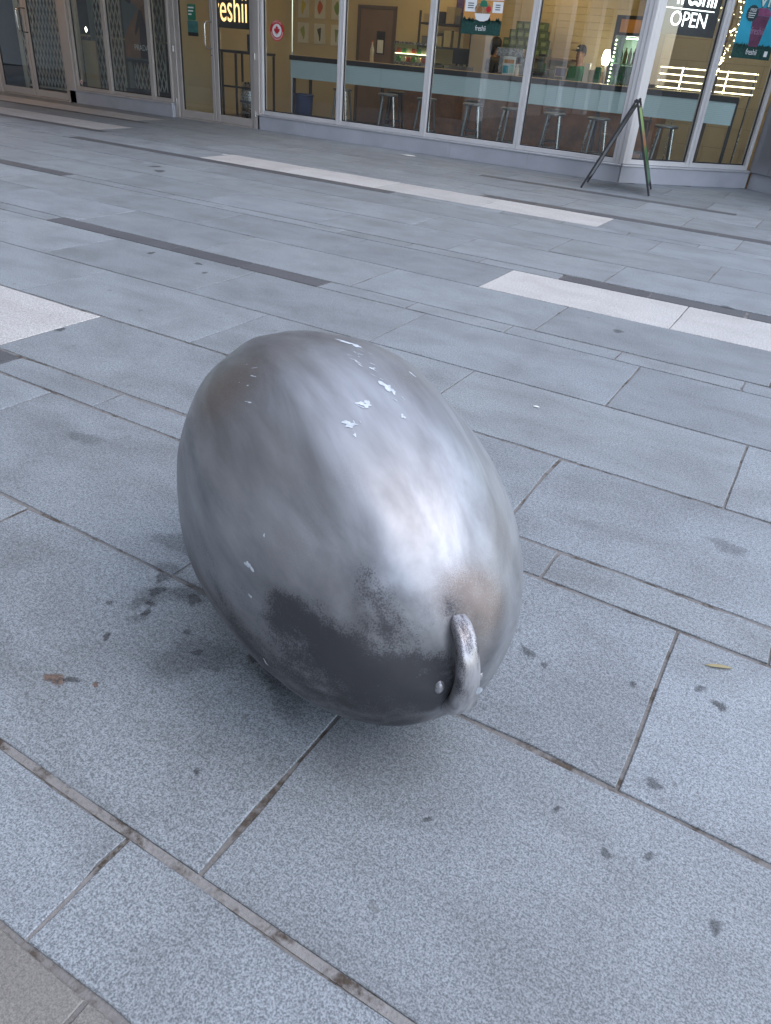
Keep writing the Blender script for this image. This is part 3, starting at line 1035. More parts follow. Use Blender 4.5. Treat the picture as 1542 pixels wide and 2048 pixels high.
# kitchen tile courses on the cream wall behind the counter: slim planks
for r_ in range(17):
    MB().box(-6.9, -3.42, BY - .012, BY - .001, 1.0 + r_ * .1, 1.0 + r_ * .1 + .096, .002).build('plank', M_CREAM, back)
struct('left_shop_back_wall', M_DARKWALL, -19, -10.75, 12.9, 13.1, 0, 2.8)
struct('left_shop_ceiling', M_DARKWALL, -19, -10.75, 10.83, 12.9, 2.8, 2.9)
for i, (x, yy) in enumerate([(-9.4, 12.9), (-8.0, 12.6), (-6.4, 12.6), (-4.8, 12.6), (-3.2, 12.9), (-7.2, 13.7), (-5.0, 13.7)]):
    lp = empty('ceiling_light', (x, yy, 2.795))
    boxo('housing', M_CEIL, lp, -.32, .32, -.17, .17, -.012, .003)
    boxo('diffuser', M_LAMP, lp, -.29, .29, -.14, .14, -.018, -.0125)
    tag(lp, 'flat warm white light panel on the ceiling of the salad shop', 'ceiling light', 'ceiling lights of the salad shop')
# bar counter along the window
for i, (x, yy) in enumerate([(-14.2, 10.93), (-12.5, 10.93), (-11.3, 10.93)]):  # unseen light strips, added to brighten the grille from the front
    lp = empty('ceiling_light', (x, yy, 2.795))
    boxo('housing', M_CEIL, lp, -.5, .5, -.07, .07, -.012, .003)
    boxo('diffuser', M_STRIP, lp, -.48, .48, -.05, .05, -.018, -.0125)
    tag(lp, 'light panel added unseen above the left shop window to light the grille', 'ceiling light', 'added lights of the left shop')
bar = empty('bar_counter', (0, 11.95, 0))
tag(bar, 'long window bar with oak top and pale blue grey glass apron', 'bar counter')
boxo('top', M_WOOD, bar, -8.95, -1.58, -.0, .42, 1.045, 1.075, b=.003)
boxo('edge', M_BLACK, bar, -8.95, -1.58, -.012, -.001, 1.0, 1.07)
n = N('frosted_blue_panel')
wv = n.n('TexWave', wave_type='BANDS', bands_direction='Z')
wv.inputs['Scale'].default_value = 14
n.l(n.pos(), wv.inputs['Vector'])
n.set(base=n.mix(wv.outputs['Fac'], (0.56, 0.70, 0.73), (0.64, 0.78, 0.81)), rough=0.3)
M_FROST = n.m
xs = [-8.93, -7.1, -5.27, -3.44, -1.6]
for a, b in zip(xs, xs[1:]):
    boxo('apron_panel', M_FROST, bar, a + .002, b - .002, .0, .012, .735, 1.0)
for x in (-8.9, -8.55, -7.1, -5.3, -3.45, -2.0, -1.62):
    boxo('leg', M_BLACK, bar, x, x + .04, .02, .06, .004, 1.044)
boxo('foot_rail', M_BLACK, bar, -8.9, -1.6, .022, .052, .12, .15)
# stools
def stool():
    t = empty('bar_stool')
    b = MB()
    b.lathe([(0.001, .672), (.14, .672), (.158, .665), (.162, .65), (.15, .638), (.001, .64)], n=20)
    b.build('seat', M_GUNMETAL, t)
    for i in range(4):
        a = math.pi / 4 + i * math.pi / 2
        c, s_ = math.cos(a), math.sin(a)
        MB().tube([(c * .115, s_ * .115, .645), (c * .205, s_ * .205, .006)], [.021, .015], 8).build('leg', M_CHROME if i % 2 else M_GUNMETAL, t)
    q = [(math.cos(math.pi / 4 + i * math.pi / 2) * .178, math.sin(math.pi / 4 + i * math.pi / 2) * .178, .22) for i in range(4)]
    MB().tube(q + [q[0]], .009, 6).build('footrest', M_GUNMETAL, t)
    return t
ST = [(-7.62, .2, 'metal stool under the bar in the window nearest the door'), (-6.75, .5, 'metal stool at left behind the second long window from the door'), (-6.05, .1, 'metal stool at right behind the second long window from the door'),
      (-5.25, .4, 'metal stool at left behind the third long window from the door'), (-4.62, .7, 'metal stool at right behind the third long window from the door'), (-3.95, .2, 'metal stool left of two behind the window left of the folding sign'),
      (-3.3, .55, 'metal stool behind the folding sign and beside the corner post'), (-2.35, .3, 'metal stool behind the splayed window below the OPEN sign')]
proto = stool()
for i, (x, rz, lb) in enumerate(ST):
    o = proto if i == 0 else copy_tree(proto)
    o.location = (x, 11.62, 0.004)
    o.rotation_euler = (0, 0, rz)
    tag(o, lb, 'bar stool', 'metal stools along the window bar')
ST2 = [(-7.2, .3, 'dark stool on the room side of the bar nearest the door'), (-5.7, .1, 'dark stool on the room side of the bar at the second mullion from the door'), (-4.3, .5, 'dark stool on the room side of the bar at the third mullion from the door'), (-2.95, .2, 'dark stool on the room side of the bar behind the corner post')]
proto2 = None
for x, rz, lb in ST2:
    if proto2 is None:
        o = proto2 = copy_tree(proto)
        for ch in o.children:
            ch.data = ch.data.copy()
            ch.data.materials[0] = M_BLACK
    else:
        o = copy_tree(proto2)
    o.location = (x, 12.65, .004)
    o.rotation_euler = (0, 0, rz)
    tag(o, lb, 'bar stool', 'dark stools on the room side of the bar')
# bottles on the bar
def bottle(x, y, m, label, h=.2):
    b = MB().lathe([(.001, 0), (.032, 0), (.032, h * .6), (.012, h * .8), (.012, h * .95)], n=12).build('bottle', m)
    b.location = (x, y, 1.0755)
    tag(b, label, 'bottle')
    MB().lathe([(.001, h * .94), (.014, h * .94), (.014, h), (.001, h)], n=10).build('cap', M_RED, b)
bottle(-7.45, 12.2, mat('cream_bottle', (.6, .5, .3), .3), 'pale sauce bottle on the bar by the first mullion right of the door', .3)
bottle(-4.86, 12.2, mat('white_bottle', (.7, .7, .7), .3), 'small white squeeze bottle on the bar left of the tablet', .16)
# back door and notice
bd = empty('brown_door', (-8.62, BY, 0))
tag(bd, 'brown door in the back wall of the salad shop', 'door')
boxo('leaf', M_BROWN, bd, -.36, .36, -.03, -.002, .01, 1.9, b=.003)
fr = MB()
fr.box(-.42, -.362, -.04, -.002, .0, 1.96)
fr.box(.362, .42, -.04, -.002, .0, 1.96)
fr.box(-.362, .362, -.04, -.002, 1.903, 1.96)
fr.build('frame', mat('dark_door_frame', (.10, .07, .05), .5), bd)
ns = empty('door_notice', (-8.5, BY - .034, 1.36))
tag(ns, 'black framed white notice hanging on the brown door', 'notice')
boxo('board', M_BLACK, ns, -.09, .09, -.012, 0, -.17, .2)
boxo('paper', M_WHITE_P, ns, -.065, .065, -.016, -.0125, -.15, .06)
# framed food pictures
cols = [(.55, .45, .05), (.55, .12, .03), (.18, .30, .06), (.30, .36, .10), (.03, .05, .03), (.22, .30, .10)]
tx = ['yellow fruit', 'red pepper', 'green leaf', 'pale green slice', 'dark aubergine', 'green stalk']
for i in range(6):
    cx = -10.33 + (i % 3) * .40
    cz = 1.86 - (i // 3) * .42
    pf = empty('framed_picture', (cx, BY, cz))
    tag(pf, 'small framed picture of a %s on the cream wall of the salad shop' % tx[i], 'picture', 'framed food pictures on the cream wall')
    boxo('board', mat('picture_board', (.62, .60, .52), .5), pf, -.13, .13, -.02, -.002, -.17, .17, b=.003)
    poly = []
    for k in range(14):
        a = 2 * math.pi * k / 14
        poly.append(((.045 + .02 * math.sin(a * 2 + i)) * math.cos(a) + .015 * math.sin(2 * a), (.11 + .02 * math.cos(a * 3 + i)) * math.sin(a)))
    MB().prism(poly, -.0225, -.0202).build('print', mat('fruit_print_%s' % tx[i].replace(' ', '_'), cols[i], .5), pf)
# service counter and kit
sv = empty('service_counter', (0, 13.15, 0))
tag(sv, 'service counter with orange wood front behind the window bar', 'counter')
for a in range(6):
    boxo('front_panel', M_ORANGE, sv, -7.6 + a * .8, -6.803 + a * .8, 0, .02, .06, .98, b=.003)
boxo('carcass', M_BROWN, sv, -7.6, -2.8, .021, .5, .004, .98)
boxo('top', mat('dark_worktop', (.07, .06, .055), .35), sv, -7.65, -2.75, -.03, .53, .982, 1.02, b=.003)
dc = empty('display_case', (-7.3, 13.4, 1.021))
tag(dc, 'small glass display case with packed food on the counter at left', 'display case')
boxo('base', M_CHROME, dc, -.33, .33, -.15, .15, 0, .09)
boxo('glass', M_GLASS_G, dc, -.33, .33, -.15, .15, .092, .36)
boxo('lid', M_CHROME, dc, -.34, .34, -.16, .16, .362, .39)
boxo('shelf', M_STRIP, dc, -.32, .32, -.14, .14, .21, .22)
tubm = [mat('red_tub', (.4, .05, .03), .5), mat('green_tub', (.05, .2, .04), .5), mat('cream_tub', (.55, .45, .3), .5)]
for k in range(6):
    boxo('tub', tubm[k % 3], dc, -.3 + k * .1, -.22 + k * .1, -.12, .1, .225, .30)
for k in range(6):
    boxo('tub', tubm[(k + 1) % 3], dc, -.3 + k * .1, -.22 + k * .1, -.12, .1, .095, .17)
def thing_boxes(name, loc, label, cat, parts, rz=0.0, group=None):
    t = empty(name, loc, rz)
    tag(t, label, cat, group)
    for (pn, m, *a) in parts:
        boxo(pn, m, t, *a, b=.004)
    return t
M_GREYP = mat('grey_plastic', (.12, .12, .125), .4)
thing_boxes('till', (-6.35, 13.35, 1.021), 'grey till with screen on the service counter left of the dark haired person', 'till',
            [('base', M_GREYP, -.17, .17, -.15, .15, 0, .1), ('screen', M_BLACK, -.15, .15, -.06, -.03, .13, .36), ('stand', M_GREYP, -.03, .03, -.03, .02, .1, .25)])
thing_boxes('coffee_machine', (-5.45, 13.42, 1.021), 'steel coffee machine with shelves on the service counter beside the carton pyramid', 'coffee machine',
            [('body', M_CHROME, -.24, .24, -.0, .17, 0, .42), ('tray', M_BLACK, -.24, .24, -.17, -.004, 0, .05), ('head', M_CHROME, -.24, .24, -.15, -.004, .30, .42), ('spout', M_BLACK, -.1, -.06, -.12, -.06, .2, .298), ('spout', M_BLACK, .06, .1, -.12, -.06, .2, .298)])
thing_boxes('card_tablet', (-4.52, 13.25, 1.021), 'small pale framed tablet standing on the counter before the green shirt person', 'tablet',
            [('stand', M_BLACK, -.02, .02, 0, .04, 0, .12), ('frame', mat('pale_frame', (.6, .5, .4), .4), -.1, .1, -.02, -.004, .08, .22), ('screen', mat('violet_screen', (.16, .13, .22), .2), -.085, .085, -.025, -.0205, .095, .205)])
thing_boxes('leaflet_stand', (-4.98, 12.15, 1.0755), 'leaflet stand with teal and white cards at right end of third window', 'leaflet stand',
            [('back', M_WHITE_P, -.1, .1, .0, .01, 0, .24), ('card', M_TEAL, -.09, .0, -.012, -.002, .02, .12), ('card', mat('mint_card', (.35, .6, .55), .5), .01, .09, -.012, -.002, .03, .14), ('card', M_ORANGE_P, -.08, .08, -.012, -.002, .15, .2)])
thing_boxes('back_bench', (-5.0, 14.0, .004), 'steel back bench with dark drawers along the wall below the carton shelf', 'bench',
            [('worktop', M_CHROME, -1.3, 1.3, -.25, .22, .9, .94), ('drawer', M_GREYP, -1.28, -.45, -.23, .22, .1, .898), ('drawer', M_GREYP, -.44, .43, -.23, .22, .1, .898), ('drawer', M_GREYP, .44, 1.28, -.23, .22, .1, .898)])
thing_boxes('toaster_oven', (-5.05, 13.98, .945), 'dark toaster oven on the back bench below the carton shelf', 'oven',
            [('body', M_GREYP, -.2, .2, -.15, .15, 0, .24), ('door', M_BLACK, -.17, .1, -.165, -.151, .03, .2), ('handle', M_CHROME, -.15, .08, -.185, -.166, .17, .185)])
thing_boxes('blender_jug', (-4.85, 13.2, 1.021), 'clear blender jug with dark base on the service counter left of the tablet', 'blender',
            [('base', M_BLACK, -.07, .07, -.07, .07, 0, .12), ('jug', M_GLASS_G, -.055, .055, -.055, .055, .121, .34), ('lid', M_BLACK, -.058, .058, -.058, .058, .341, .37)])
thing_boxes('menu_screen', (-6.55, BY - .03, 2.05), 'dark menu screen high on the cream wall at the third window', 'screen',
            [('bezel', M_BLACK, -.42, .42, -.03, 0, -.25, .25), ('display', mat('violet_screen_glow', (.10, .06, .2), .3), -.4, .4, -.034, -.0305, -.23, .23)])
thing_boxes('cup_tower', (-4.1, 13.25, 1.021), 'stack of paper cups on the service counter right of the green shirt person', 'cups',
            [('stack', M_WHITE_P, -.04, .04, -.04, .04, 0, .3), ('stack', M_BEIGE, .05, .13, -.04, .04, 0, .22), ('stack', M_GREEN, .14, .22, -.04, .04, 0, .26)])
thing_boxes('fruit_crate', (-4.05, 14.0, .945), 'small wooden crate of bottles on the back bench beside the fridge', 'crate',
            [('side', M_WOOD, -.2, .2, -.12, -.11, 0, .12), ('side', M_WOOD, -.2, .2, .11, .12, 0, .12), ('end', M_WOOD, -.2, -.19, -.109, .109, 0, .12), ('end', M_WOOD, .19, .2, -.109, .109, 0, .12), ('base', M_WOOD, -.189, .189, -.109, .109, 0, .01), ('bottles', M_GREEN, -.15, -.09, -.05, .05, .011, .26), ('bottles', M_BROWN, -.05, .01, -.05, .05, .011, .28), ('bottles', M_GREEN, .06, .12, -.05, .05, .011, .26)])
rk2 = empty('storage_rack', (-7.05, 14.0, .004))
tag(rk2, 'dark storage rack packed with boxes against the wall right of the brown door', 'rack')
for z in (.5, .95, 1.35, 1.7):
    boxo('shelf', M_BLACK, rk2, -.42, .42, -.2, .2, z, z + .03)
for x in (-.42, .39):
    for yy in (-.2, .17):
        boxo('upright', M_BLACK, rk2, x, x + .03, yy + (.031 if yy > 0 else -.031), yy + .03 + (.031 if yy > 0 else -.031), 0, 1.9)
rr = random.Random(31)
for z in (.53, .98, 1.38, 1.73):
    x = -.38
    while x < .28:
        w_ = rr.uniform(.09, .2)
        boxo('box', rr.choice([M_BROWN, M_GREYP, M_BEIGE, M_GREEN_D, M_BLACK]), rk2, x, x + w_, -.15, .12, z + .001, z + rr.uniform(.12, .26), b=.004)
        x += w_ + rr.uniform(.01, .05)
# carton pyramid on a wall shelf
shf = tag(boxo('wall_shelf', M_BROWN, None, -6.1, -4.6, BY - .32, BY - .013, 1.33, 1.36), 'brown wall shelf carrying the pyramid of green cartons', 'shelf')
M_CART = mat('green_carton', (.10, .15, .06), .6, 0, .4, 25)
cart = None
for lvl in range(4):
    for k in range(7 - lvl * 1):
        x = -5.95 + lvl * .10 + k * .135
        if cart is None:
            cart = boxo('carton', M_CART, None, -.062, .062, -.08, .08, 0, .115, b=.003)
            MB().box(-.04, .04, -.0835, -.0805, .03, .085).build('printed_panel', mat('carton_label', (.24, .30, .13), .6), cart)
            MB().box(-.063, .063, -.081, .081, .1155, .121).build('lid', M_BLACK, cart)
            o = cart
        else:
            o = copy_tree(cart)
        o.location = (x, BY - .16, 1.3605 + lvl * .1215)
        tag(o, 'small green and black carton in the pyramid on the wall shelf', 'carton', 'cartons stacked in a pyramid behind the counter')
# added glow on a stem, in place of a reflection of lights
pl = empty('reflection_glow', (-3.92, 13.6, 1.021))
tag(pl, 'warm glow added on the counter left of the fridge in place of a reflection', 'lamp')
MB().lathe([(.001, 0), (.06, 0), (.06, .015), (.012, .03), (.012, .30), (.001, .3)], n=12).build('stem', M_BLACK, pl)
MB().lathe([(.05, .50), (.07, .46), (.085, .36), (.06, .30), (.03, .295)], n=14).build('glow_body', M_LAMP_W, pl)
# drinks fridge
fg = empty('drinks_fridge', (-3.55, 13.55, 0.004))
tag(fg, 'tall black drinks fridge with a strip of lights down its glass door', 'fridge')
fb = MB()
fb.box(-.33, -.29, 0, .6, 0, 1.98); fb.box(.29, .33, 0, .6, 0, 1.98); fb.box(-.289, .289, 0, .6, 1.72, 1.98); fb.box(-.289, .289, 0, .6, 0, .2); fb.box(-.289, .289, .56, .6, .2, 1.72)
fb.build('cabinet', M_BLACK, fg)
boxo('back_panel', mat('lit_fridge_inside', (.75, .8, .75), .5), fg, -.288, .288, .55, .559, .2, 1.72)
boxo('header_print', M_ORANGE_P, fg, -.25, .25, -.004, -.0005, 1.76, 1.93)
boxo('pane', M_GLASS_G, fg, -.285, .285, .005, .012, .21, 1.71)
led = MB()
for k in range(22):
    led.ball((-.262, -.012, .5 + k * .055), .013, 6, sc=(1, .5, 1))
led.build('light_strip', M_LED, fg)
btl = None
for s_ in range(4):
    z = .35 + s_ * .33
    boxo('shelf', M_WHITE_P, fg, -.285, .285, .04, .53, z, z + .015)
    for k in range(8):
        cm = [mat('amber_bottle', (.3, .16, .04), .25), mat('pink_bottle', (.4, .16, .16), .25), mat('clear_bottle', (.5, .55, .5), .2), mat('green_bottle', (.06, .22, .1), .25)][(k // 2 + s_) % 4]
        b = MB().lathe([(.001, 0), (.028, 0), (.028, .13), (.011, .18), (.011, .21), (.001, .21)], n=10)
        b.T = None
        o = b.build('bottle', cm, fg)
        o.location = (-.245 + k * .07, .1, z + .0155)
boxo('lamp', M_LAMP_W, fg, -.2, .2, .3, .35, 1.69, 1.7)
# lit rails and light-wrapped tree, added indoors in place of reflections in the glass
rk = empty('reflected_rails', (-2.25, 12.75, 0.004))
tag(rk, 'four glowing strips added behind the splayed windows in place of reflected lit rails', 'rack')
for k in range(4):
    boxo('light_strip', M_STRIP, rk, -.62, .72, -.012, .012, 1.09 + k * .083, 1.104 + k * .083)
for x in (-.615, -.30, -.27, .32, .70):
    boxo('upright', M_STRIP if x in (-.30, .32) else M_CHROME, rk, x, x + .012, -.026, -.0125, 1.08 if x in (-.30, .32) else .0, 1.36)
for x in (-.6, .68):
    boxo('leg', M_BLACK, rk, x, x + .02, .0125, .04, 0, 1.36)
tr = empty('reflected_tree', (-1.98, 12.22, 0.004))
tag(tr, 'slender tree in golden fairy lights added in place of its reflection beside the blue poster', 'tree')
MB().tube([(0, 0, .14), (.01, 0, .8), (-.01, .01, 1.5), (.01, 0, 2.2)], [.025, .02, .016, .01], 8).build('trunk', mat('bark', (.12, .08, .05), .8), tr)
MB().lathe([(.001, 0), (.10, 0), (.13, .22), (.12, .22), (.11, .14), (.001, .14)], n=16).build('pot', M_BLACK, tr)
rr = random.Random(8)
fl = MB()
for k in range(170):
    z = 1.3 + 1.1 * rr.random() ** .8
    s_ = .012 if z < 1.5 else .085
    fl.ball((rr.gauss(0, s_) + .02 * math.sin(z * 9), rr.gauss(0, s_ * .6) - .02, z), rr.uniform(.004, .011), 5)
fl.build('fairy_lights', M_STRIP, tr)['kind'] = 'stuff'
# dark stand with barrel behind the right leaf of the glass door
dt = empty('black_high_table', (-9.75, 11.75, 0.004))
tag(dt, 'black metal high table behind the right leaf of the glass door', 'table')
boxo('top', M_BLACK, dt, -.35, .42, -.3, .3, 1.02, 1.06, b=.004)
for x in (-.33, -.02, .38):
    for yy in (-.28, .26):
        boxo('leg', M_BLACK, dt, x, x + .03, yy, yy + .03, 0, 1.018)
boxo('rail', M_BLACK, dt, -.299, -.021, -.275, -.25, .5, .53)
boxo('rail', M_BLACK, dt, .011, .379, -.275, -.25, .5, .53)
kb = MB().lathe([(.001, 0), (.15, 0), (.19, .12), (.2, .3), (.19, .48), (.16, .6), (.001, .6)], n=24).build('keg', M_CHROME)
kb.location = (-9.62, 11.72, 0.004)
tag(kb, 'round steel keg under the black high table behind the door', 'keg')
MB().lathe([(.2, .28), (.206, .29), (.206, .31), (.2, .32)], n=24).build('band', M_GUNMETAL, kb)
MB().lathe([(.191, .10), (.197, .11), (.197, .13), (.193, .14)], n=24).build('band', M_GUNMETAL, kb)
mg = empty('coffee_grinder', (-9.5, 11.7, 1.0645))
tag(mg, 'black coffee grinder standing on the high table behind the door', 'grinder')
boxo('body', M_BLACK, mg, -.1, .1, -.1, .1, 0, .25, b=.01)
MB().lathe([(.06, .252), (.09, .40), (.095, .42), (.001, .43)], n=14).build('hopper', M_GUNMETAL, mg)
bn = MB().lathe([(.001, 0), (.13, 0), (.16, .5), (.165, .52), (.15, .52), (.12, .03), (.001, .03)], n=18).build('blue_bin', mat('blue_plastic', (.03, .05, .14), .45))
bn.location = (-8.35, 11.55, .004)
tag(bn, 'dark blue bin on the shop floor left of the window bar', 'bin')
MB().lathe([(.166, .50), (.172, .505), (.172, .525), (.164, .53)], n=18).build('rim', mat('dark_blue_rim', (.02, .035, .1), .4), bn)

# hanging name sign with lit letters behind the right leaf
hs = empty('hanging_name_sign', (-9.21, 10.9, 1.72))
tag(hs, 'black hanging sign with glowing amber letters behind the right leaf of the glass door', 'sign')
boxo('board', M_BLACK, hs, -.50, .48, 0, .02, -.35, .5)
text('lettering', 'freshii', .38, M_AMBER, hs, (-.17, -.001, -.26), width=.77)
# sticker on first window
st = empty('round_sticker', (-8.27, FY + .068, 1.385))
tag(st, 'round red and white sticker with a maple leaf on the first window', 'sticker')
def disc(name, m, parent, r, y0, y1, n=28, cx=0, cz=0, teeth=0):
    k = n if not teeth else teeth * 2
    poly = []
    for i in range(k):
        a = 2 * math.pi * i / k
        q = r * (1 if not teeth or i % 2 else .9)
        poly.append((cx + q * math.cos(a), cz + q * math.sin(a)))
    return MB().prism(poly, y0, y1).build(name, m, parent)
disc('red_disc', M_RED, st, .135, -.003, 0)
disc('white_disc', M_WHITE_P, st, .088, -.0045, -.0031)
leafp = [(0, .070), (.013, .045), (.024, .052), (.020, .018), (.036, .034), (.041, .022), (.058, .024), (.050, .004), (.056, -.002), (.026, -.026), (.030, -.040), (.004, -.036), (.003, -.062)]
leafp = leafp + [(-x, z) for x, z in leafp[::-1][:-1]]
MB().prism(leafp[::-1], -.006, -.0046).build('maple_leaf', M_RED, st)
for s_, wd in (('CANADIAN', 1),):
    for i, ch in enumerate(s_):
        a = math.radians(128 - i * 76 / 7)
        o = text('letter', ch, .026, M_PINKW, st, (.105 * math.cos(a), -.0035, .105 * math.sin(a)))
        o.rotation_euler = (0, math.pi / 2 - a, 0)
rg = MB()
for i in range(26):
    a = math.radians(190 + i * 6.4)
    a2 = a + math.radians(3.6)
    rg.prism([(.103 * math.cos(a), .103 * math.sin(a)), (.122 * math.cos(a), .122 * math.sin(a)), (.122 * math.cos(a2), .122 * math.sin(a2)), (.103 * math.cos(a2), .103 * math.sin(a2))][::-1], -.0042, -.0031)
rg.build('small_print', M_PINKW, st)
# green hours sign on left leaf
gs = empty('door_hours_sign', (-9.97, FY + .05, 1.43))
tag(gs, 'green opening hours sign above a teal panel on the left glass door', 'sign')
boxo('upper_panel', M_GREEN, gs, -.095, .075, -.004, 0, .005, .22)
boxo('lower_panel', mat('teal_photo_print', (.05, .17, .16), .5, 0, .3, 10), gs, -.105, .115, -.004, 0, -.21, .0)
boxo('dark_band', M_BLACK, gs, -.105, .115, -.006, -.0041, -.21, -.16)
for i, wd in enumerate((.12, .11, .07)):
    boxo('printed_line', M_WHITE_P, gs, -.08, -.08 + wd, -.0055, -.0041, .165 - i * .045, .185 - i * .045)
# bowl poster on third window
bp = empty('bowl_poster', (-4.865, FY + .066, 1.52))
tag(bp, 'hanging poster of a salad bowl above a dark green leafy band', 'poster')
boxo('sheet', M_ORANGE_P, bp, -.28, .285, -.002, 0, 0.0, .75)
boxo('leaf_band', M_GREEN_D, bp, -.29, .285, -.0035, -.0021, 0, .165)
lt = MB()
rr = random.Random(3)
for k in range(60):
    x, z = rr.uniform(-.28, .27), .165 + rr.uniform(-.03, .015)
    w_ = rr.uniform(.008, .02)
    lt.prism([(x - w_, z - .02), (x + w_, z - .02), (x + rr.uniform(-.01, .01), z + rr.uniform(.005, .028))], -.0047, -.0036)
lt.build('printed_leaves', M_GREEN_D, bp)['kind'] = 'stuff'
for (x0, x1, z0, z1) in ((-.265, -.10, .25, .385), (.135, .28, .25, .37), (-.26, -.10, .41, .56), (-.06, .285, .385, .60)):
    c_ = boxo('card', M_WHITE_P, bp, x0, x1, -.0038, -.0021, z0, z1)
    for j in range(3):
        boxo('printed_line', M_INK, c_, x0 + .04, x1 - .04, -.0052, -.0039, (z0 + z1) / 2 - .03 + j * .025, (z0 + z1) / 2 - .02 + j * .025)
MB().prism([(-.115, .235), (-.09, .17), (-.03, .15), (.03, .15), (.09, .17), (.115, .235)], -.0068, -.0054).build('bowl', M_WHITE_P, bp)
MB().prism([(-.118 * math.cos(a) , .285 + .075 * math.sin(a)) for a in [-2 * math.pi * i / 22 for i in range(22)]][::-1], -.0066, -.0053).build('salad', mat('salad_print', (.32, .2, .1), .5, 0, .6, 45), bp)
MB().prism([(-.05, .31), (.06, .31), (.045, .37), (.0, .385), (-.04, .365)], -.0080, -.0069).build('greens', M_GREEN, bp)
disc('tomato', M_RED, bp, .035, -.0080, -.0069, 14, .08, .285)
disc('meat', mat('brown_food_print', (.3, .13, .05), .5), bp, .034, -.0080, -.0069, 14, -.045, .285)
text('lettering', 'freshii', .06, M_WHITE_P, bp, (-.005, -.0037, .045), width=.15)
# OPEN sign in the splayed window
op = empty('open_sign', (-2.597, 10.645, 0), rad(45))
tag(op, 'black OPEN sign with white lit letters hanging in the splayed window', 'sign')
boxo('board', M_BLACK, op, .155, .945, .125, .15, 1.675, 2.5)
text('lettering', 'OPEN', .150, M_NEON, op, (.545, .124, 1.765), width=.50)
text('name_lettering', 'freshii', .22, M_NEON, op, (.60, .124, 1.985), width=.56, bold=.012)
boxo('rule', M_NEON, op, .2, .87, .1225, .1248, 1.934, 1.944)
# smoothie poster
sp = empty('smoothie_poster', (-2.597, 10.645, 0), rad(45))
tag(sp, 'teal smoothie poster with purple cup in the rightmost splayed window', 'poster')
X0, X1 = 1.225, 1.80
boxo('sheet', M_TEAL, sp, X0, X1, .062, .064, 1.5, 2.45)
boxo('leaf_band', M_GREEN_D, sp, X0, X1, .0598, .0618, 1.5, 1.645)
lt = MB()
for k in range(60):
    x, z = rr.uniform(X0 + .02, X1 - .02), 1.645 + rr.uniform(-.03, .01)
    w_ = rr.uniform(.008, .018)
    lt.prism([(x - w_, z - .02), (x + w_, z - .02), (x + rr.uniform(-.01, .01), z + rr.uniform(.005, .025))], .0588, .0597)
lt.build('printed_leaves', M_GREEN_D, sp)['kind'] = 'stuff'
CX = 1.505
MB().prism([(CX - .07, 1.63), (CX + .07, 1.63), (CX + .125, 1.95), (CX - .115, 1.95)], .0585, .0612).build('cup', M_PURPLE, sp)
MB().prism([(CX - .12, 1.953), (CX + .13, 1.953), (CX + .135, 1.975), (CX + .1, 2.02), (CX + .05, 2.035), (CX - .05, 2.03), (CX - .1, 2.01), (CX - .125, 1.975)], .0585, .0612).build('cup_lid', mat('plum_lid_print', (.24, .07, .15), .4, 0, .2, 20), sp)
text('cup_lettering', 'freshii', .075, M_PLUM, sp, (CX + .0, .0584, 1.76), width=.19)
text('band_lettering', 'freshii', .062, M_WHITE_P, sp, (CX + .0, .0597, 1.545), width=.16)
text('headline', 'BECOME', .055, M_INK, sp, (CX + .06, .0619, 2.215), width=.34, bold=.01)
text('headline_shadow', 'ViiP', .135, M_INK, sp, (CX + .075, .0619, 2.046), width=.34, bold=.05)
text('headline', 'ViiP', .130, mat('mint_print', (.55, .72, .66), .5), sp, (CX + .075, .0605, 2.05), width=.32, bold=.02)
disc('burst', M_INK, sp, .088, .0570, .0584, cx=CX - .14, cz=1.97, teeth=18)
text('burst_lettering', 'FREE', .034, M_WHITE_P, sp, (CX - .14, .0569, 1.985), width=.095, shear=.2)
for j in range(3):
    boxo('printed_line', M_WHITE_P, sp, CX - .195 + j * .004, CX - .09 - j * .008, .0557, .0569, 1.965 - j * .021, 1.972 - j * .021)
boxo('white_patch', M_WHITE_P, sp, X1 - .10, X1 - .05, .0585, .0597, 1.535, 1.595)

# ------------------------------------------------------------------ left shop window dressing
def lattice(x0, x1, z0, z1, px, pz, bar, y):
    b = MB()
    nx = int((x1 - x0) / px)
    nz = int((z1 - z0) / pz)
    for s_, yy in ((1, y), (-1, y + .008)):
        for k in range(-nz, nx + nz):
            a, c = None, None
            # line from (x0 + k*px, z0) rising one pz per px*s_
            xa, za = x0 + k * px, z0
            xb, zb = x0 + (k + nz * s_) * px, z0 + nz * pz
            if s_ < 0:
                xa, xb = x0 + (k + nz) * px, x0 + k * px
            t0, t1 = 0.0, 1.0
            dx = xb - xa
            for lim, up_ in ((x0, False), (x1, True)):
                if abs(dx) > 1e-6:
                    t = (lim - xa) / dx
                    if (dx > 0) == up_:
                        t1 = min(t1, t)
                    else:
                        t0 = max(t0, t)
            if t1 - t0 < .02:
                continue
            P0 = Vector((xa + dx * t0, 0, za + (zb - za) * t0))
            P1 = Vector((xa + dx * t1, 0, za + (zb - za) * t1))
            d = (P1 - P0).normalized()
            w = Vector((-d.z, 0, d.x)) * bar / 2
            q = [P0 - w, P1 - w, P1 + w, P0 + w]
            vs_ = [(p_.x, yy, p_.z) for p_ in q] + [(p_.x, yy + .005, p_.z) for p_ in q]
            b.add(vs_, [(0, 1, 2, 3), (7, 6, 5, 4), (0, 4, 5, 1), (1, 5, 6, 2), (2, 6, 7, 3), (3, 7, 4, 0)])
    return b
M_GRILLE = mat('grey_grille', (.55, .54, .48), .5, .3)
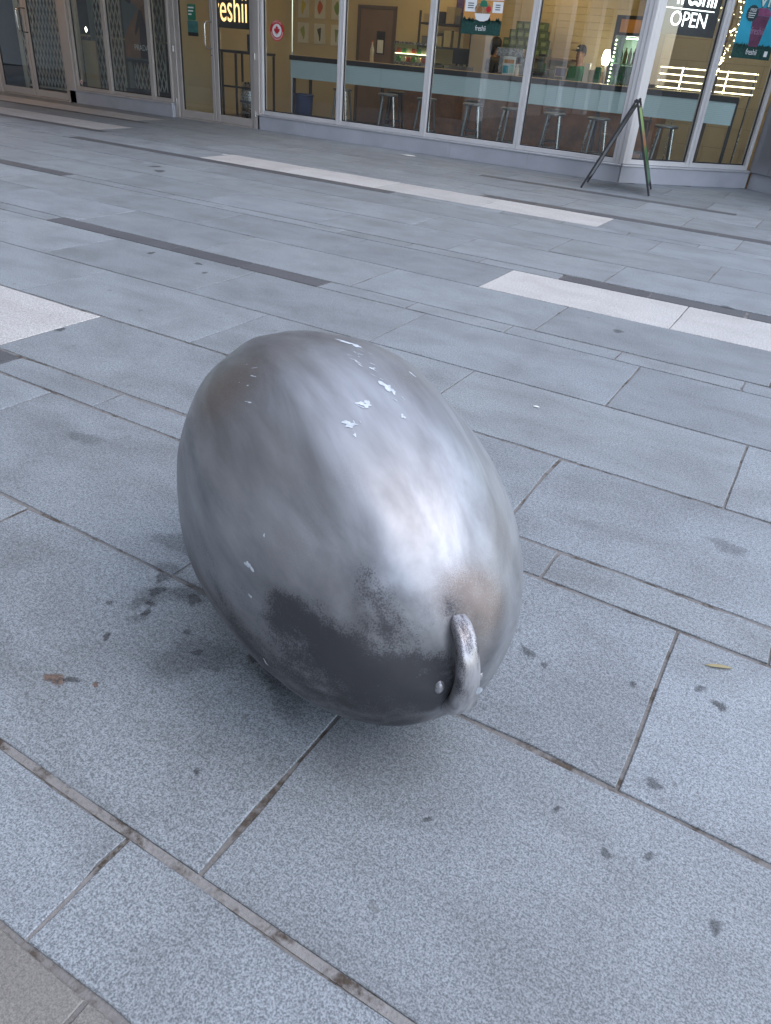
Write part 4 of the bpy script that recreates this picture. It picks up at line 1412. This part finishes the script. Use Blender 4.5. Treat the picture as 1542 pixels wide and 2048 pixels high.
for (a, b, lb) in ((-14.85, -13.1, 'folding grey lattice grille behind the double door of the left shop'), (-12.78, -12.0, 'folding grey lattice grille behind the left window beside the beige board'), (-11.88, -10.98, 'folding grey lattice grille behind the fashion poster')):
    g = empty('security_grille', (0, 11.06, 0))
    tag(g, lb, 'security grille', 'folding grilles in the left shop')
    lattice(a, b, .17, 2.4, .095, .27, .019, 0).build('lattice', M_GRILLE, g)['kind'] = 'stuff'
    for x in (a, b):
        boxo('post', M_GRILLE, g, x - .012, x + .012, -.012, -.001, .05, 2.45)
    boxo('rail', M_GRILLE, g, a + .013, b - .013, -.012, -.001, .13, .165)
    if b < -13:
        for x in (-14.76, -13.14):
            boxo('post', M_GRILLE, g, x - .05, x + .03, -.03, -.0125, .05, 2.45)
    else:
        boxo('post', mat('grey_green_post', (.17, .19, .18), .5), g, a + .014, a + .12, -.05, -.0125, .05, 2.45)
bb = empty('beige_board', (-12.6, 10.84, .26))
tag(bb, 'plain beige board standing behind the glass of the left shop window', 'board')
boxo('board', M_BEIGE, bb, -.18, .16, -.02, 0, 0, .75)
boxo('foot', M_BLACK, bb, -.35, -.184, -.02, .0, 0.0, .09)
fp = empty('fashion_poster', (-11.29, 10.79, .80))
tag(fp, 'tall fashion poster of a person in brown jacket on a black stand', 'poster')
boxo('sheet', mat('poster_teal_grey', (.10, .125, .125), .5), fp, -.36, .36, -.002, 0, .0, 1.6)
M_JK = mat('brown_jacket_print', (.23, .115, .055), .5, 0, .2, 6)
MB().prism([(-.36, .02), (.36, .02), (.36, .92), (.2, .83), (.05, .78), (-.12, .60), (-.30, .42), (-.36, .30)], -.0035, -.0021).build('jacket', M_JK, fp)
MB().prism([(.0, .02), (.16, .02), (.18, .45), (.10, .72), (.03, .72), (-.1, .40), (-.08, .35), (.02, .5)], -.0050, -.0036).build('tie', mat('dark_brown_print', (.035, .02, .018), .5), fp)
MB().prism([(-.12, .83), (.03, .74), (.22, .83), (.34, 1.05), (.34, 1.5), (-.16, 1.5), (-.18, 1.0)], -.0065, -.0051).build('face', mat('face_print', (.30, .155, .085), .5, 0, .12, 5), fp)
MB().prism([(-.30, .86), (-.16, .80), (-.13, .84), (-.19, 1.0), (-.16, 1.5), (-.30, 1.5)], -.0080, -.0066).build('hair', M_HAIR, fp)
MB().prism([(-.08, 1.03), (.02, 1.01), (.10, 1.03), (.02, 1.06)], -.0080, -.0066).build('mouth', mat('lip_print', (.16, .04, .035), .5), fp)
text('lettering', 'PRADA', .085, M_WHITE_P, fp, (.04, -.0095, .14), width=.34)
boxo('stand_rail', M_BLACK, fp, -.36, .36, -.012, .012, -.05, -.003)
boxo('stand_post', M_BLACK, fp, .31, .36, -.012, .012, -.57, -.052)
for i, (x, yy, z, m, lb) in enumerate([(-14.0, 11.35, 1.12, M_LAMP, 'small orange lit bulb glowing inside the left shop behind the door'), (-13.2, 11.3, 1.17, M_LAMP_W, 'small white lit bulb inside the left shop behind the window')]):
    o = empty('lamp', (x, yy, 0.004))
    tag(o, lb, 'lamp')
    MB().lathe([(.001, 0), (.09, 0), (.09, .02), (.01, .03), (.01, z - .06), (.001, z - .06)], n=10).build('stem', M_BLACK, o)
    MB().ball((0, 0, z), .026, 10, sc=(.6, .6, 1.5)).build('bulb', m, o)
ds = MB()
sk = empty('round_sticker', (-12.735, 10.58 + .075, .355))
tag(sk, 'small pale round sticker low in the corner of the left shop window', 'sticker')
disc('white_disc', M_PINKW, sk, .034, -.003, 0, 20)
disc('red_mark', M_RED, sk, .012, -.0042, -.0031, 12)
boxo('display_plinth', M_BLACK, None, -11.85, -10.95, 10.9, 11.2, .004, .33)
tag(bpy.data.objects['display_plinth'], 'low black display plinth under the fashion poster', 'plinth')
cu = tag(boxo('dark_cabinet', mat('dark_brown_cabinet', (.07, .055, .04), .6), None, -14.9, -12.2, 12.0, 12.6, .004, 1.05), 'dark cabinet deep inside the left shop', 'cabinet')
boxo('top', M_BEIGE, cu, -14.92, -12.18, 11.98, 12.62, 1.052, 1.08)

dl = empty('soffit_downlight', (-13.9, 9.35, 3.0))
tag(dl, 'round warm downlight in the soffit above the left shop doors', 'ceiling light')
MB().lathe([(.10, -.002), (.14, -.002), (.14, -.02), (.10, -.02)], n=20).build('ring', M_BLACK, dl)
MB().lathe([(.001, -.012), (.099, -.012), (.099, -.006), (.001, -.006)], n=20).build('lamp', emis('downlight_lamp', (1.0, .50, .16), 70), dl)
# ------------------------------------------------------------------ folding pavement sign
af = empty('folding_sign', (0, 0, 0))
tag(af, 'black framed folding pavement sign with green poster seen almost edge on', 'sign')
apex = [Vector((-2.385, 9.80, .985)), Vector((-2.49, 10.40, .985))]
def panel(f0, f1, sgn):
    a0, a1 = apex
    f0, f1 = Vector(f0), Vector(f1)
    ux = (f1 - f0).normalized()
    uz = (a0 - f0).normalized()
    un = ux.cross(uz).normalized() * sgn
    T = Matrix(((ux.x, un.x, uz.x, f0.x), (ux.y, un.y, uz.y, f0.y), (ux.z, un.z, uz.z, f0.z), (0, 0, 0, 1)))
    w, h = (f1 - f0).length, (a0 - f0).length
    fr_ = MB(); fr_.T = T
    for bx in ((0, .022, -.012, .012, 0, h), (w - .022, w, -.012, .012, 0, h), (.022, w - .022, -.011, .011, .10, .125), (.022, w - .022, -.011, .011, h - .10, h - .075)):
        fr_.box(*bx, b=.002)
    fr_.build('frame', M_BLACK, af)
    b = MB(); b.T = T
    b.box(.0225, w - .0225, -.006, .006, .1255, h - .1005)
    b.build('board', mat('grey_board_back', (.42, .42, .42), .5), af)
    return T, w, h
T, w, h = panel((-2.78, 9.62, .004), (-2.88, 10.22, .004), 1)
T, w, h = panel((-1.99, 9.79, .004), (-2.12, 10.46, .004), -1)
n = N('green_food_poster')
o_ = n.pos()
sepz = n.n('SeparateXYZ'); n.l(o_, sepz.inputs[0])
z_ = sepz.outputs[2]
nz = n.noise(o_, 14, 4, .6)
c = n.ramp(n.math('ADD', z_, n.math('MULTIPLY', n.math('SUBTRACT', nz, .5), .25)), [(.12, (.05, .16, .07)), (.3, (.02, .10, .03)), (.47, (.05, .2, .04)), (.52, (.42, .16, .07)), (.62, (.35, .2, .08)), (.68, (.25, .4, .1)), (.95, (.30, .46, .14))])
n.set(base=c, rough=.35)
pb = MB(); pb.T = T
s_out = 1 if (T @ Vector((0, 1, 0)) - T @ Vector((0, 0, 0))).x > 0 else -1
pb.box(.023, w - .023, min(.0065 * s_out, .009 * s_out), max(.0065 * s_out, .009 * s_out), .126, h - .101)
pb.build('poster', n.m, af)
MB().tube([apex[0] + Vector((-.02, 0, -.02)), apex[1] + Vector((-.02, 0, -.02))], .010, 8).build('hinge', M_BLACK, af)

# ------------------------------------------------------------------ people behind the counter
def skin_mesh(name, V, E, m, parent, sub=2):
    me = bpy.data.meshes.new(name)
    me.from_pydata([v[0] for v in V], E, [])
    o = bpy.data.objects.new(name, me)
    COL.objects.link(o)
    if parent:
        o.parent = parent
    smod = o.modifiers.new('skin', 'SKIN')
    smod.use_smooth_shade = True
    sl = me.skin_vertices[0]
    for i, v in enumerate(V):
        r_ = v[1]
        sl.data[i].radius = r_ if isinstance(r_, tuple) else (r_, r_)
    sl.data[0].use_root = True
    o.modifiers.new('sub', 'SUBSURF').levels = sub
    o.modifiers['sub'].render_levels = sub
    bpy.context.view_layer.update()
    m2 = bpy.data.meshes.new_from_object(o.evaluated_get(bpy.context.evaluated_depsgraph_get()))
    o.modifiers.clear()
    o.data = m2
    m2.materials.clear()
    m2.materials.append(m)
    for p_ in m2.polygons:
        p_.use_smooth = True
    return o
def person(loc, rz, label, shirt, trousers, hair='cap', s=1.0, skin=M_SKIN):
    t = empty('person', loc, rz)
    t.scale = (s, s, s)
    tag(t, label, 'person')
    # faces -y ; arms bent forwards over the counter
    V = [((0, 0, .92), (.15, .10)), ((0, .0, 1.10), (.135, .095)), ((0, .01, 1.32), (.17, .105)), ((0, .01, 1.42), (.075, .065)), ((0, 0, 1.48), (.056, .06)), ((0, -.02, 1.59), (.078, .092)), ((0, -.015, 1.69), (.075, .09))]
    E = [(0, 1), (1, 2), (2, 3), (3, 4), (4, 5), (5, 6)]
    for sg in (-1, 1):
        i = len(V)
        V += [((sg * .19, .01, 1.37), .055), ((sg * .235, .02, 1.10), .043), ((sg * .20, -.16, 1.0), .036), ((sg * .14, -.27, 1.04), (.026, .022)), ((sg * .125, -.33, 1.045), (.034, .018))]
        E += [(2, i), (i, i + 1), (i + 1, i + 2), (i + 2, i + 3), (i + 3, i + 4)]
        for k in range(4):
            j = len(V)
            V += [((sg * (.145 - k * .016), -.37 - (.006 if k in (1, 2) else 0), 1.045), .0085), ((sg * (.145 - k * .016), -.405 - (.008 if k in (1, 2) else 0), 1.03), .0075)]
            E += [(i + 4, j), (j, j + 1)]
        j = len(V)
        V += [((sg * .085, -.315, 1.045), .010), ((sg * .068, -.345, 1.035), .008)]
        E += [(i + 3, j), (j, j + 1)]
        i = len(V)
        V += [((sg * .09, 0, .84), .095), ((sg * .095, -.005, .48), .062), ((sg * .095, .015, .10), .042), ((sg * .10, -.03, .045), .04), ((sg * .105, -.14, .035), (.035, .028))]
        E += [(0, i), (i, i + 1), (i + 1, i + 2), (i + 2, i + 3), (i + 3, i + 4)]
    body = skin_mesh('body', V, E, skin, t)
    V2 = [((0, 0, .94), (.165, .118)), ((0, .0, 1.10), (.155, .115)), ((0, .01, 1.32), (.19, .125)), ((0, .01, 1.42), (.115, .09)), ((0, .005, 1.455), (.075, .07))]
    E2 = [(0, 1), (1, 2), (2, 3), (3, 4)]
    for sg in (-1, 1):
        i = len(V2)
        V2 += [((sg * .195, .01, 1.365), .072), ((sg * .235, .018, 1.17), .064)]
        E2 += [(2, i), (i, i + 1)]
    skin_mesh('shirt', V2, E2, shirt, t)
    V3 = [((0, 0, .95), (.165, .116)), ((0, 0, .86), (.16, .12))]
    E3 = [(0, 1)]
    for sg in (-1, 1):
        i = len(V3)
        V3 += [((sg * .095, 0, .78), .108), ((sg * .1, -.005, .48), .08), ((sg * .1, .01, .09), .062)]
        E3 += [(1, i), (i, i + 1), (i + 1, i + 2)]
    skin_mesh('trousers', V3, E3, trousers, t)
    f = MB()
    f.ball((0, -.112, 1.612), .014, 8, sc=(.8, 1, 1.4))
    f.build('nose', skin, t)
    e = MB()
    for sg in (-1, 1):
        e.ball((sg * .031, -.098, 1.642), .010, 8, sc=(1.2, .6, .7))
    e.build('eyes', M_WHITE_P, t)
    pu = MB()
    for sg in (-1, 1):
        pu.ball((sg * .031, -.1035, 1.642), .0055, 6, sc=(1, .5, 1))
    pu.build('pupils', M_HAIR, t)
    MB().ball((0, -.099, 1.567), .022, 8, sc=(1, .35, .3)).build('mouth', mat('lips', (.22, .08, .06), .5), t)
    for sg in (-1, 1):
        MB().ball((sg * .078, .0, 1.625), .026, 8, sc=(.35, .7, 1)).build('ear', skin, t)
    if hair == 'cap':
        MB().lathe([(.001, .105), (.05, .098), (.085, .07), (.099, .02), (.1, -.01)], (0, -.012, 1.675), 18).build('cap', M_CAP, t)
        MB().prism([(-.075, 1.672), (.075, 1.672), (.07, 1.684), (-.07, 1.684)], -.20, -.09).build('cap_brim', M_CAP, t)
        MB().box(-.02, .02, -.115, -.105, 1.705, 1.73).build('cap_badge', M_WHITE_P, t)
        MB().ball((0, .03, 1.645), .088, 14, sc=(.95, .75, .8)).build('hair', M_HAIR, t)
    else:
        hb = MB().ball((0, .012, 1.67), .112, 18, sc=(.92, 1.0, 1.0))
        hb.ball((0, .07, 1.60), .095, 14, sc=(.95, .6, 1.4))
        hb.build('hair', M_HAIR, t)
    return t
M_CAP = mat('dark_cap', (.02, .022, .03), .7)
person((-4.47, 13.95, .004), rad(-28), 'person in green T-shirt and dark cap working behind the counter', mat('green_shirt', (.02, .16, .08), .7), M_BLACK, 'cap', .885)
person((-5.98, 13.9, .004), rad(140), 'person with dark hair and black top seen from behind at the counter', M_BLACK, M_BLACK, 'long', .90)

# ------------------------------------------------------------------ the street beyond the frame (seen only in reflections)
def block(name, label, x0, x1, y0, y1, hgt, m, rows, colsn, face):
    b = empty(name)
    tag(b, label, 'building')
    boxo('wall', m, b, x0, x1, y0, y1, 0, hgt)
    for r_ in range(rows):
        for c_ in range(colsn):
            z0 = 1.0 + r_ * 3.4
            if face == 'y':
                a = x0 + (c_ + .2) * (x1 - x0) / colsn
                e = x0 + (c_ + .8) * (x1 - x0) / colsn
                boxo('window', M_DGLASS, b, a, e, y1 - .05, y1 + .02, z0, z0 + 2.0)
            else:
                a = y0 + (c_ + .2) * (y1 - y0) / colsn
                e = y0 + (c_ + .8) * (y1 - y0) / colsn
                boxo('window', M_DGLASS, b, x1 - .05, x1 + .02, a, e, z0, z0 + 2.0)
    return b
M_PIL = mat('white_pilaster', (.72, .73, .74), .6)
M_DGLASS = mat('dark_window_glass', (.03, .035, .04), .08)
ob = block('office_building', 'pale stone building across the plaza behind the viewer', -8.3, 4, -28, -10, 20, M_STUCCO, 4, 6, 'y')
for k in range(7):
    boxo('pilaster', M_PIL, ob, -8.2 + k * 1.95, -7.8 + k * 1.95, -9.98, -9.6, 0, 19)
lb_ = block('office_building', 'tall pale building added unseen at left behind the viewer to darken the plaza', -30, -8.5, -14, 3.2, 20, mat('pale_concrete', (.36, .36, .36), .85), 4, 6, 'x')  # unseen building, put close and tall to darken the left side
for k in range(7):
    boxo('pilaster', M_PIL, lb_, -8.47, -8.1, -13.9 + k * 2.8, -13.5 + k * 2.8, 0, 19)
